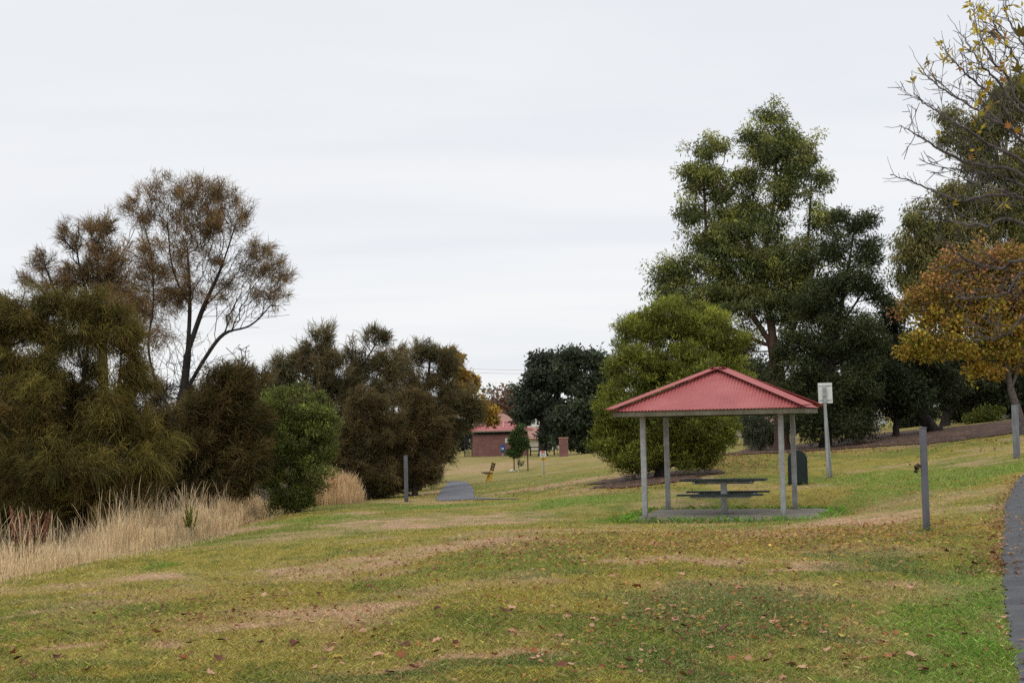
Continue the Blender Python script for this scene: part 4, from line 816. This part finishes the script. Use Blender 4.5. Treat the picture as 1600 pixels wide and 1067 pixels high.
# dog sign
x, y = gp(850, 741); ds = thing('warning_sign', 'small white and yellow notice sign on a thin pole on the far lawn', 'sign', (x, y, h1(x, y)), R(-6))
ds.rotation_euler = (0, R(-1.3), R(-6))
MB().tube([(0, 0, -.1), (0, 0, 1.36)], .035, 8).build('pole', M['galv'], ds)
pn = MB().box((0, -.05, 1.17), (.36, .012, .34), bev=.003).build('notice_panel', M['white'], ds)
lt = MB().tube([(0, -.06, 1.34), (0, -.055, 1.34)], .05, 16); lt.box((0, -.059, 1.265), (.26, .006, .05), bev=.001); lt.box((-.06, -.059, 1.20), (.1, .006, .03), bev=.001); lt.box((.07, -.059, 1.20), (.09, .006, .03), bev=.001); lt.build('red_lettering', M['red_sign'], pn)
lg = MB()
for k in range(3): lg.box((-.01 * k, -.059, 1.13 - .035 * k), (.26 - .04 * k, .006, .014), bev=.001)
lg.build('small_lettering', M['text_grey'], pn)
yp = MB().prism([(-.15, .80), (.15, .80), (.16, .97), (-.16, .97)], -.056, -.044).build('yellow_panel', M['yellow'], ds)
MB().prism([(-.05, .84), (.05, .84), (.03, .90), (.07, .93), (-.02, .94), (-.06, .90)], -.061, -.058).build('symbol', M['text_grey'], yp)

# ------------------------------------------------------------------ toilet block
TY = 150.0
def tpt(px, py, Y=TY): return at(px, py, Y)
L0 = tpt(739, 713); R0 = tpt(826, 711); tw = R0[0] - L0[0]; tz = h1((L0[0] + R0[0]) / 2, TY) - .05
tbk = thing('toilet_block', 'low red brick toilet block with red hipped roof at the far end of the lawn', 'building', ((L0[0] + R0[0]) / 2, TY, tz), R(1))
hw = tw / 2; dep = 4.2; eh = 2.72
wl = MB().box((0, dep / 2, 1.15), (tw, dep, 2.3), bev=.01); wl.build('wall', M['brick'], tbk)
MB().box((0, dep / 2 + .05, 2.46), (tw - .1, dep - .1, .34), bev=.01).build('clerestory_band', M['dark_metal'], tbk)
MB().box((0, dep / 2, 2.68), (tw + .9, dep + .9, .11), bev=.01).build('fascia', M['cream'], tbk)
ov = .5; rx_ = 1.0; rt = [(-hw - ov, -ov, eh + .02), (hw + ov, -ov, eh + .02), (hw + ov, dep + ov, eh + .02), (-hw - ov, dep + ov, eh + .02), (-rx_, dep / 2, eh + .85), (rx_, dep / 2, eh + .85)]
rf = mesh('roof', rt, [[0, 1, 5, 4], [1, 2, 5], [2, 3, 4, 5], [3, 0, 4]], M['roof'], tbk)
MB().tube([(.35, .6, eh + .35), (.35, .6, eh + .95)], .06, 8).build('vent_pipe', M['white'], rf)
rd = MB(); 
for (a, b) in ((0, 4), (1, 5), (4, 5)): rd.tube([Vector(rt[a]) + Vector((0, 0, .02)), Vector(rt[b]) + Vector((0, 0, .02))], .07, 5)
rd.build('ridge_capping', M['roof'], rf)
MB().box((tpt(793, 688)[0] - tbk.location.x, -.025, tpt(793, 688)[2] - tz), (.5, .03, .5), bev=.004).build('wall_sign', M['white'], tbk)
MB().box((-hw - .09, .1, 1.3), (.14, .14, 2.6)).build('corner_post', M['dark_metal'], tbk)
# barred gate at its left
g0 = tpt(726, 713.5); g1_ = tpt(737, 713); gt = thing('barred_gate', 'dark barred gate attached at left of the toilet block', 'gate', (g0[0], TY, h1(g0[0], TY)), 0)
gw = g1_[0] - g0[0] - .1
MB().box((0, 0, 1.3), (.09, .09, 2.6)).build('gate_post', M['dark_metal'], gt)
gb = MB()
for k in range(7): gb.tube([(gw * (k + .5) / 7, 0, .1), (gw * (k + .5) / 7, 0, 2.4)], .02, 5)
for z0 in (.12, 1.05, 2.4): gb.box((gw / 2, 0, z0), (gw, .05, .06))
gb.build('bars', M['dark_metal'], gt)
# blue dispenser
bp = tpt(786, 712, 147); bd = thing('drinking_fountain', 'bright blue drinking fountain on a pedestal against the brick wall', 'fountain', (bp[0], 147, h1(bp[0], 147)), 0)
MB().tube([(0, 0, -.05), (0, 0, .5)], [.10, .08], 10).build('pedestal', M['galv'], bd)
MB().tube([(0, 0, .45), (0, 0, .55), (0, 0, .95), (0, 0, 1.0)], [.16, .25, .27, .22], 12).build('basin', M['blue'], bd)
MB().box((.02, .1, 1.12), (.34, .12, .26), bev=.03).build('hood', M['blue'], bd)
MB().box((-.02, -.27, .82), (.24, .02, .16)).build('label_plate', M['white'], bd)
# brick pillar & fence to the right
pp = tpt(881, 710, 126); pl = thing('brick_pillar', 'square red brick pillar in front of the far dark trees', 'pillar', (pp[0], 126, h1(pp[0], 126)), 0)
MB().box((0, 0, .78), (.78, .6, 1.6)).build('shaft', M['brick'], pl); MB().box((0, 0, 1.63), (.86, .68, .1)).build('capstone', M['terracotta'], pl)
f0 = tpt(829, 711, 146); f1 = tpt(866, 710, 146); fn = thing('post_fence', 'dark post and rail fence between the young tree and the brick pillar', 'fence', (f0[0], 146, h1(f0[0], 146)), 0); fl = f1[0] - f0[0]
for k, (tt, hh) in enumerate(((0, 1.0), (.37, 2.1), (.62, 1.2), (1, 1.0))): MB().box((fl * tt, 0, hh / 2), (.14, .14, hh)).build('fence_post', M['dark_metal'], fn)
for z0 in (.5, .9): MB().box((fl / 2, .08, z0), (fl, .05, .09)).build('rail', M['dark_metal'], fn)

def house(name, label, px, py, Y, w, hgt, d, rz, wall, roof, rh=1.8):
    p = at(px, py, Y); z = min(h1(p[0], Y), p[2]); t = thing(name, label, 'house', (p[0], Y, z), rz); hh = p[2] - z + hgt
    MB().box((0, d / 2, hh / 2), (w, d, hh)).build('wall', M[wall], t); e = .5
    v = [(-w / 2 - e, -e, hh + .01), (w / 2 + e, -e, hh + .01), (w / 2 + e, d + e, hh + .01), (-w / 2 - e, d + e, hh + .01), (-w * .2, d / 2, hh + rh), (w * .2, d / 2, hh + rh)]
    r_ = mesh('roof', v, [[0, 1, 5, 4], [1, 2, 5], [2, 3, 4, 5], [3, 0, 4], [0, 3, 2, 1]], M[roof], t); MB().box((w * .15, d * .5, hh + rh), (.6, .5, 1.0)).build('chimney', M['brick'], r_)
    for s_ in (-.28, .25):
        f_ = MB().box((w * s_, -.03, hh - 1.2), (1.3, .06, 1.1)).build('window', M['white'], t); MB().box((w * s_, -.065, hh - 1.2), (1.1, .02, .9)).build('pane', M['glass'], f_)
house('far_house', 'distant house with faded terracotta roof behind the toilet block', 778, 684, 205, 6.5, 1.8, 8, R(8), 'cream', 'terracotta')
house('far_house', 'distant pale cream house beside the post and rail fence', 835, 706, 172, 6.5, 1.6, 7, R(-6), 'cream', 'terracotta', 1.4)
house('far_house', 'distant pale-roofed house on the rise above the toilet block', 803, 652, 300, 10, 1.3, 9, R(-10), 'white', 'concrete', 1.6)
house('far_house', 'distant brown-roofed house glimpsed behind the gum and shelter', 1160, 684, 150, 8, 1.4, 8, R(4), 'cream', 'terracotta', 1.5)
house('far_house', 'distant pale house glimpsed under the dark trees at right', 1330, 672, 165, 9, 1.5, 8, R(10), 'white', 'concrete', 1.4)
# power lines
w0 = at(640, 571, 215); w1 = at(960, 575, 215); ts = np.linspace(0, 1, 24)
for dz, lab in ((0, 'thin upper overhead power line crossing the sky gap'), (-.55, 'thin lower overhead power line crossing the sky gap')):
    pts = [w0 * (1 - t) + w1 * t + np.array([0, 0, dz - 1.2 * 4 * t * (1 - t) * .4]) for t in ts]
    tag(MB().tube(pts, .016, 5).build('power_line', M['dark_metal'], None, True), lab, 'power line', 'overhead power lines')
# poles carrying them, hidden behind the trees at both ends
for q, lab in ((w0, 'timber power pole hidden behind the she-oaks at left'), (w1, 'timber power pole hidden behind the wattle bush')):
    t = thing('power_pole', lab, 'power pole', (q[0], 215, h1(q[0], 215)), 0); hh = q[2] - t.location.z
    MB().tube([(0, 0, 0), (0, 0, hh - .75)], [.16, .11], 8).build('pole', M['timber'], t); MB().box((0, 0, hh - .65), (1.6, .1, .1)).build('crossarm', M['timber'], t)

# ------------------------------------------------------------------ bare plane tree at right foreground
def bare_tree():
    YB = 13.2; bx0, by0 = 7.6, 14.2; gz = h1(bx0, by0); root = thing('bare_autumn_tree', 'almost bare autumn tree at the right edge, long dark branches with last yellow leaves', 'tree', (bx0, by0, gz)); o0 = np.array([bx0, by0, gz]); tb = Tubes()
    trunk = [np.array([bx0, by0, gz - .1]), np.array([bx0 - .05, by0, gz + 1.2]), np.array([bx0 + .03, by0, gz + 2.6]), np.array([bx0, by0, gz + 4.2]), np.array([bx0 + .1, by0 + .1, gz + 6.5])]
    T = smooth_line(trunk, 6); tb.add(T - o0, np.linspace(.19, .06, len(T)) * np.r_[1.3, 1.1, np.ones(len(T) - 2)], 12)
    LB = [[(1600, 312), (1500, 312), (1440, 290), (1390, 272)], [(1600, 275), (1540, 262), (1480, 240), (1440, 215), (1405, 195)], [(1600, 255), (1545, 225), (1490, 190), (1450, 165), (1427, 145)], [(1600, 215), (1540, 180), (1490, 150), (1455, 125), (1440, 106)],
          [(1625, 235), (1560, 160), (1520, 125), (1490, 95), (1470, 70)], [(1615, 190), (1560, 130), (1530, 95), (1500, 50)], [(1612, 180), (1575, 120), (1550, 95), (1527, 45), (1520, 3)], [(1625, 150), (1585, 90), (1560, 50), (1545, 22)], [(1640, 120), (1600, 70), (1580, 40), (1566, 5)],
          [(1600, 352), (1540, 352), (1480, 345), (1455, 330)], [(1620, 412), (1560, 420), (1520, 410), (1490, 392), (1470, 370)], [(1620, 428), (1570, 458), (1520, 466), (1490, 465)], [(1640, 480), (1575, 520), (1540, 532), (1500, 530)], [(1620, 300), (1560, 275), (1510, 268), (1470, 262)],
          [(1640, 330), (1570, 300), (1525, 290), (1490, 268)], [(1700, 250), (1680, 150), (1660, 60), (1640, -30)], [(1740, 230), (1760, 120), (1770, 0), (1760, -120)], [(1720, 330), (1660, 400), (1620, 440)], [(1640, 250), (1580, 205), (1540, 170), (1510, 150)]]
    tips = []; lv = [[], []]
    TI = [.30, .36, .42, .48]
    for li, lb in enumerate(LB):
        dy = rng.normal(0, .35) - .1 * (li % 3); P0 = [at(p[0], p[1], YB + dy + .18 * k * rng.normal(0, 1)) for k, p in enumerate(lb)]
        # join the trunk well outside the frame
        h0 = P0[0][2] - (2.1 if li < 10 else 1.3) * .55; j = T[np.argmin(np.abs(T[:, 2] - np.clip(h0, gz + 1.3, gz + 6)))]
        pre = j * .5 + P0[0] * .5 + np.array([0, 0, -.15]); L = smooth_line([j, pre] + P0, 8); n = len(L); L[2:] += rng.normal(0, .006, (n - 2, 3))
        thick = .019 if li in (0, 1, 2, 9, 10, 16) else .015
        tb.add(L - o0, thick * (1 - np.linspace(0, 1, n)) ** .8 + .003, 6)
        s0 = int(n * .42)
        for k in range(s0, n - 1):
            for rep in range(2):
                if rng.random() < .8:
                    tdir = L[k + 1] - L[k - 1]; tdir /= np.linalg.norm(tdir); q = rng.normal(0, 1, 3); q[1] *= .7; q[2] += .25; q -= tdir * q.dot(tdir); q /= np.linalg.norm(q) + 1e-9
                    ln = (.05 + .30 * rng.random() ** 2.2) * (1.4 if k < n * .75 else .9); d = tdir * .75 + q * .7; d /= np.linalg.norm(d); m = 6; tt = np.linspace(0, 1, m)[:, None]
                    tw = L[k] + d * ln * tt + np.array([0, 0, 1]) * ln * .22 * tt ** 2 + rng.normal(0, .006, (m, 3)) * tt
                    tb.add(tw - o0, np.linspace(.0036, .002, m), 4); tips.append((tw[-1], d, li))
                    if ln > .26:
                        for kk in (2, 3, 4):
                            d2 = d + rng.normal(0, .5, 3); d2 /= np.linalg.norm(d2); l2 = .06 + .1 * rng.random(); tw2 = tw[kk] + d2 * l2 * np.linspace(0, 1, 4)[:, None]; tb.add(tw2 - o0, np.linspace(.004, .0025, 4), 4); tips.append((tw2[-1], d2, li))
        tips.append((L[-1], (L[-1] - L[-3]) / (np.linalg.norm(L[-1] - L[-3]) + 1e-9), li)); tips.append((L[-1], (L[-1] - L[-3]) / (np.linalg.norm(L[-1] - L[-3]) + 1e-9), li))
    tb.build('trunk', M['bark_grey'], root)
    cs, ds, cl_ = [], [], []
    for (p, d, li) in tips:
        pr = {0: .02, 1: .02, 2: .03, 3: .06, 4: .11, 5: .14, 6: .18, 7: .15, 8: .16}.get(li, .025)
        if rng.random() < pr:
            col = np.array([(.50, .36, .04), (.58, .44, .07), (.36, .24, .05), (.34, .17, .05)][rng.choice(4, p=[.4, .3, .2, .1])])
            for _ in range(rng.integers(3, 8)): cs.append(p + rng.normal(0, .012, 3)); ds.append(d * .4 + np.array([0, 0, -.15]) + rng.normal(0, .6, 3)); cl_.append(col * np.exp(rng.normal(0, .2)))
    cs = np.array(cs); ds = np.array(ds); ds /= np.linalg.norm(ds, axis=1)[:, None]; q = len(cs)
    V, f, cc = leaf_quads(cs - o0, ds, .055 + .055 * rng.random(q), .018 + .018 * rng.random(q), np.array(cl_)); VS, FS, CSS = [V], [f], [cc]; nv = len(V)
    # the few big lobed leaves still hanging
    big = []
    for (px, py, s, col) in [(1538, 52, .125, (.55, .40, .035)), (1528, 46, .10, (.58, .45, .05)), (1550, 62, .11, (.50, .36, .03)), (1571, 64, .09, (.5, .4, .05)), (1593, 55, .17, (.13, .09, .02)), (1598, 118, .17, (.20, .17, .02)), (1590, 112, .15, (.24, .19, .02)), (1545, 133, .11, (.55, .36, .02)), (1540, 142, .10, (.5, .25, .03)), (1564, 126, .08, (.42, .19, .06)), (1576, 200, .1, (.45, .18, .05)), (1586, 204, .09, (.5, .28, .03)), (1514, 246, .07, (.40, .20, .04)), (1468, 206, .07, (.5, .36, .04)), (1532, 180, .08, (.40, .32, .05))]:
        s *= .72; c = at(px, py, YB - .6 + rng.normal(0, .3)) - o0; a = np.array([0.12, .35, .62, .9, 1.2, 1.57]); rad = [.35, .8, .45, .95, .5, 1.1]
        an = np.concatenate([a, np.pi - a[:-1][::-1]]); rr = np.array(rad + rad[:-1][::-1]); an = np.concatenate([[-1.57], an]); rr = np.concatenate([[.15], rr])
        e1 = rng.normal(0, 1, 3); e1[1] *= .4; e1 /= np.linalg.norm(e1); e2 = np.cross(e1, np.array([.2, 1, .3]) + rng.normal(0, .25, 3)); e2 /= np.linalg.norm(e2); nn = np.cross(e1, e2)
        pts = c + s * rr[:, None] * (e1 * np.cos(an)[:, None] + e2 * np.sin(an)[:, None]) + nn * (.12 * s * rr ** 2)[:, None]; V = np.vstack([[c], pts]); m = len(pts); f = np.array([[0, k + 1, (k + 1) % m + 1] for k in range(m)])
        big.append((V, f, np.tile(np.array(col), (len(V), 1))))
    for V, f, c in big: VS.append(V); FS.append(f + nv); CSS.append(c); nv += len(V)
    mesh('crown', np.concatenate(VS), [FS[0], np.concatenate(FS[1:])], M['leaf'], root, cols=np.concatenate(CSS))
bare_tree()

# ------------------------------------------------------------------ weeds in the tall grass
def dock(px, py, Y, hgt, label, mat, green):
    p = at(px, py, Y); gz = h1(p[0], Y); t = thing('dock_weed', label, 'weed', (p[0], Y, gz)); s_ = MB(); lf = MB()
    for k in range(7):
        a = rng.random() * 6.28; r_ = .03 + .2 * rng.random(); h_ = hgt * (.65 + .4 * rng.random()); top = Vector((math.cos(a) * r_, math.sin(a) * r_, h_)); s_.tube([(0, 0, -.05), tuple(top * .5 + Vector((0, 0, .03))), tuple(top)], [.008, .006, .004], 5)
        us = np.linspace(.5, 1.02, 16); MB().tube([tuple(top * float(u) + Vector(rng.normal(0, .006, 3))) for u in us], [.006] + [float((.012 + .028 * (1.1 - u)) * rng.uniform(.5, 1.5)) for u in us[1:-1]] + [.004], 6).build('seed_head', M[mat], t)
        for q in range(5):
            u = .1 + .45 * rng.random(); c = top * u; d = Vector((rng.normal(), rng.normal(), .3)).normalized() * (.1 + .12 * rng.random()); sd2 = d.cross(Vector((0, 0, 1))).normalized() * .022; lf.add([c, c + d * .5 + sd2, c + d, c + d * .5 - sd2], [[0, 1, 2, 3]])
    s_.build('stem', M['timber'], t); lf.build('leaf', green, t)
M['weed_yellow'] = mat_noise('weed_yellow', (.14, .15, .03), (.30, .29, .06), 10, .8, .1)
GW = mat_noise('weed_green', (.08, .10, .03), (.16, .17, .05), 10, .8, .1)
dock(28, 850, 22.5, 1.15, 'reddish brown dock weed standing tall in the dry grass near the left edge', 'seed', GW)
dock(58, 845, 23.2, .95, 'shorter rusty dock weed just right of the tallest one in the dry grass', 'seed', GW)
dock(298, 828, 31.5, .8, 'yellow-green weed poking out of the middle of the dry grass strip', 'weed_yellow', GW)

# ------------------------------------------------------------------ fallen leaves
def leaf_mesh(name, mat, seed):
    r_ = np.random.default_rng(seed); a = np.array([.1, .35, .6, .9, 1.22, 1.57]); rad = np.array([.6, .8, .7, .9, .74, 1.0]) * (.85 + .3 * r_.random(6))
    an = np.concatenate([[-1.57], a, np.pi - a[:-1][::-1]]); rr = np.concatenate([[.2], rad, rad[:-1][::-1] * (.9 + .2 * r_.random(5))]); cu = .5 + .8 * r_.random(); tw = r_.normal(0, .7)
    P0 = np.stack([rr * np.cos(an), rr * np.sin(an)], 1); P1 = np.vstack([[[0, 0]], P0 * .5, P0]); x, y = P1[:, 0], P1[:, 1]
    z = cu * (x * x) * .75 + tw * x * y * .5 + .3 * r_.random() * y * y + r_.normal(0, .035, len(x)) ; z -= z.min(); V = np.stack([x * (1 - .38 * cu), y, z * .6], 1) * .08; m = len(P0)
    f = [[0, 1 + k, 1 + (k + 1) % m] for k in range(m)] + [[1 + k, 1 + m + k, 1 + m + (k + 1) % m, 1 + (k + 1) % m] for k in range(m)]
    # stalk
    n0 = len(V); V = np.vstack([V, [[-.003, -.02, z[0] * .095 + .002], [.003, -.02, z[0] * .095 + .002], [.004, -.13, .012], [.0, -.13, .012]]]); f.append([n0, n0 + 1, n0 + 2, n0 + 3])
    me = bpy.data.meshes.new(name); me.from_pydata(V.tolist(), [], f); me.materials.append(mat); return me
LKIND = [('tan', 'curled pale tan fallen leaf lying on the mown lawn'), ('brown', 'shrivelled dark brown fallen leaf lying on the mown lawn'), ('rust', 'rust-orange fallen leaf lying on the mown lawn'), ('yellow', 'yellow fallen leaf lying on the mown lawn')]
LM = [[leaf_mesh('fallen_leaf', FALL[k], 100 * k + j) for j in range(6)] for k in range(4)]
SPOTS = [(790, 960, 1.25, 1), (800, 956, 1, 0), (680, 956, 1, 1), (1045, 948, 1.1, 0), (1045, 1046, 1.2, 0), (990, 1036, .95, 0), (1073, 983, 1.1, 1), (1160, 922, 1, 0), (870, 1045, 1.0, 1), (640, 1046, .95, 1), (585, 1033, 1.15, 0), (520, 1035, 1.0, 3), (630, 1012, 1.0, 1), (770, 1028, .9, 0), (840, 1032, 1.0, 0), (990, 965, .9, 0), (1010, 958, 1, 0), (1480, 990, 1.1, 1), (1130, 988, 1.2, 1), (1205, 1010, .9, 0), (1310, 1015, .9, 2), (1480, 865, 1.0, 1), (1520, 885, 1.1, 1), (1565, 888, 1.1, 1), (1590, 897, 1.2, 1), (1555, 868, .9, 1), (1505, 870, .9, 2), (1440, 893, .8, 0), (1400, 860, .9, 0), (290, 965, 1.1, 1), (248, 991, 1.1, 0), (90, 1032, 1.1, 1), (25, 1036, .9, 1), (137, 1052, .95, 0), (340, 1036, 1.0, 1), (290, 1035, 1.0, 2), (412, 1008, .9, 1), (458, 1014, 1.0, 1), (350, 1006, .9, 1), (1390, 1030, .9, 0), (1450, 1000, .8, 0), (960, 905, .9, 0), (1320, 920, .9, 2), (1310, 915, .8, 0), (1355, 915, .85, 1)]
cnt = 0; taken = []
def put_leaf(px, py, sc, kind, onpath=False):
    global cnt
    x, y = gp(px, py)
    if in_slab(np.array([x]), np.array([y]))[0] or x < edge_x(y): return
    pth = bool(in_poly(np.array([x]), np.array([y]), RPOLY)[0]); o = bpy.data.objects.new('fallen_leaf', LM[kind][cnt % 6]); C.objects.link(o)
    o.location = (x, y, h1(x, y) + (.016 if pth else .02 + .012 * random.random())); o.rotation_euler = (random.gauss(0, .22), random.gauss(0, .22), random.random() * 6.28); s = sc * random.uniform(.85, 1.1); o.scale = (s, s, s)
    if pth: tag(o, 'fallen leaf lying on the asphalt path at right', 'leaf', 'fallen leaves on the path')
    else: tag(o, LKIND[kind][1], 'leaf', LKIND[kind][0] + ' fallen leaves on the lawn')
    cnt += 1
for s in SPOTS: put_leaf(*s)
while cnt < 290:
    py = 835 + 232 * random.random() ** .8; px = random.uniform(-20, 1610)
    w = .35 + .65 * (px > 480) + .3 * (px > 820 and py > 900)
    if random.random() > w / 1.3 or (px < 300 and py < 930): continue
    put_leaf(px, py, random.choice([.35, .45, .55, .6, .7, .8, .9]), random.choices(range(4), [.42, .26, .24, .08])[0])
def litter():
    xs, ys, cs, ss = [], [], [], []
    def sc(n, px, py, rx, ry, pal, size):
        cx, cy, ax, ay = ell(px, py, rx, ry); xs.append(cx + rng.normal(0, .6, n) * ax); ys.append(cy + rng.normal(0, .6, n) * ay); cs.append(np.array(pal)[rng.choice(len(pal), n)]); ss.append(size * (.6 + .8 * rng.random(n)))
    OY = [(.46, .27, .06), (.40, .20, .07), (.52, .36, .10), (.30, .13, .05), (.42, .25, .13)]; BR = [(.26, .12, .06), (.34, .18, .10), (.20, .08, .04), (.44, .26, .12)]
    sc(3000, 1130, 850, 360, 42, OY + BR, .052); sc(1500, 1350, 830, 200, 30, OY + BR, .055); sc(900, 950, 850, 220, 30, OY, .05); sc(1200, 1250, 790, 200, 16, OY, .06); sc(1500, 1150, 722, 70, 8, BR + OY, .085); sc(900, 1420, 760, 150, 25, OY, .06); sc(900, 700, 870, 260, 40, BR, .05)
    sc(700, 300, 960, 300, 60, BR, .05); sc(1500, 1150, 960, 420, 80, OY + BR, .042); sc(500, 880, 760, 130, 8, BR + OY, .08); sc(900, 1250, 706, 130, 5, BR, .09); sc(1400, 1420, 690, 150, 7, BR, .09); sc(600, 1000, 760, 80, 5, BR, .07);  sc(500, 400, 815, 60, 8, BR, .05); sc(700, 700, 775, 60, 8, [(.5, .36, .2), (.4, .25, .12)], .06); sc(700, 780, 1000, 400, 60, OY + BR, .03)
    e_ = dens(RPL, 900); e_ = e_[(e_[:, 1] > 13.5) & (e_[:, 1] < 33)]; q_ = e_[rng.integers(0, len(e_), 1500)]; xs.append(q_[:, 0] + rng.normal(0, .15, 1500)); ys.append(q_[:, 1] + rng.normal(0, .2, 1500)); cs.append(np.array(BR + [(.5, .28, .16)])[rng.choice(5, 1500)]); ss.append(.05 * (.5 + .9 * rng.random(1500)))
    x = np.concatenate(xs); y = np.concatenate(ys); c = np.concatenate(cs); s = np.concatenate(ss); k = (y > 7) & ~in_slab(x, y) & (x > edge_x(y)); k &= ~in_poly(x, y, FPOLY); k &= ~in_poly(x, y, RPOLY) | (rng.random(len(x)) < .25); x, y, c, s = x[k], y[k], c[k], s[k]; n = len(x)
    z = H(x, y) + .022 + .012 * rng.random(n); d = rng.normal(0, 1, (n, 3)); d[:, 2] *= .3; d /= np.linalg.norm(d, axis=1)[:, None]
    side = np.cross(d, np.array([0, 0, 1.]) + rng.normal(0, .3, (n, 3))); side /= np.linalg.norm(side, axis=1)[:, None]; b = np.stack([x, y, z], 1); w = s * .32
    V = np.stack([b - d * (s / 2)[:, None], b + side * w[:, None] + np.array([0, 0, .008]), b + d * (s / 2)[:, None], b - side * w[:, None] + np.array([0, 0, .008])], 1).reshape(-1, 3)
    o = mesh('leaf_litter', V, np.arange(n * 4).reshape(n, 4), M['leaf'], cols=np.repeat(c * np.exp(rng.normal(0, .2, n))[:, None], 4, 0)); tag(o, 'countless small yellow and rust leaves scattered over the grass and beds', 'leaf litter', kind='stuff')
litter()

# ------------------------------------------------------------------ light
EL, AZ = R(48), R(205)
w = bpy.data.worlds.new('World'); scene.world = w; w.use_nodes = True; nt = w.node_tree; nt.nodes.clear(); L = nt.links.new
out = N(nt, 'ShaderNodeOutputWorld'); bg = N(nt, 'ShaderNodeBackground'); bg.inputs['Strength'].default_value = .1
sky = N(nt, 'ShaderNodeTexSky', sky_type='NISHITA', sun_disc=False, sun_elevation=EL, sun_rotation=AZ)
tc = N(nt, 'ShaderNodeTexCoord'); sp = N(nt, 'ShaderNodeSeparateXYZ'); L(tc.outputs['Generated'], sp.inputs[0])
zz = N(nt, 'ShaderNodeMath', operation='MAXIMUM'); zz.inputs[1].default_value = .0; L(sp.outputs['Z'], zz.inputs[0])
za = N(nt, 'ShaderNodeMath', operation='ADD'); za.inputs[1].default_value = .12; L(zz.outputs[0], za.inputs[0])
dx = N(nt, 'ShaderNodeMath', operation='DIVIDE'); L(sp.outputs['X'], dx.inputs[0]); L(za.outputs[0], dx.inputs[1])
dy = N(nt, 'ShaderNodeMath', operation='DIVIDE'); L(sp.outputs['Y'], dy.inputs[0]); L(za.outputs[0], dy.inputs[1])
cb = N(nt, 'ShaderNodeCombineXYZ'); L(dx.outputs[0], cb.inputs[0]); L(dy.outputs[0], cb.inputs[1])
mp = N(nt, 'ShaderNodeMapping'); mp.inputs['Scale'].default_value = (.35, .9, 1); mp.inputs['Rotation'].default_value = (0, 0, R(12)); L(cb.outputs[0], mp.inputs[0])
ns = N(nt, 'ShaderNodeTexNoise', i_Scale=1.3, i_Detail=5, i_Roughness=.5, i_Distortion=.3); L(mp.outputs[0], ns.inputs['Vector'])
cloud = ramp(nt, ns.outputs[0], [(.3, (7.9, 8.25, 8.75)), (.5, (8.55, 8.75, 9.05)), (.68, (9.1, 9.15, 9.2))])
# brighter towards the zenith, as an overcast sky is
hz = ramp(nt, zz.outputs[0], [(0, (1.07, 1.06, 1.045)), (.12, (1.06, 1.055, 1.05)), (.3, (.99, 1.0, 1.01)), (1, (1.42, 1.42, 1.42))])
mm = N(nt, 'ShaderNodeMix', data_type='RGBA', blend_type='MULTIPLY'); mm.inputs[0].default_value = 1; L(cloud, mm.inputs[6]); L(hz, mm.inputs[7])
mx = N(nt, 'ShaderNodeMix', data_type='RGBA'); mx.inputs[0].default_value = .94; L(sky.outputs[0], mx.inputs[6]); L(mm.outputs[2], mx.inputs[7])
L(mx.outputs[2], bg.inputs['Color']); L(bg.outputs[0], out.inputs[0])
sd = bpy.data.lights.new('sun', 'SUN'); sd.energy = .8; sd.angle = R(25); sd.color = (1, .96, .9); so = bpy.data.objects.new('sun', sd); C.objects.link(so)
sv = Vector((math.sin(AZ) * math.cos(EL), math.cos(AZ) * math.cos(EL), math.sin(EL))); so.rotation_euler = sv.to_track_quat('Z', 'Y').to_euler(); so.location = (0, 0, 30)
scene.view_settings.view_transform = 'Standard'; scene.view_settings.look = 'None'; scene.view_settings.exposure = 0; scene.view_settings.gamma = 1
scene.render.engine = 'CYCLES'; cy = scene.cycles; cy.max_bounces = 5; cy.diffuse_bounces = 3; cy.glossy_bounces = 2; cy.transmission_bounces = 3; cy.transparent_max_bounces = 4; cy.caustics_reflective = False; cy.caustics_refractive = False
cy.use_adaptive_sampling = True; cy.adaptive_threshold = .02
try: cy.use_denoising = False
except Exception: pass
scene.render.filter_size = 1.6
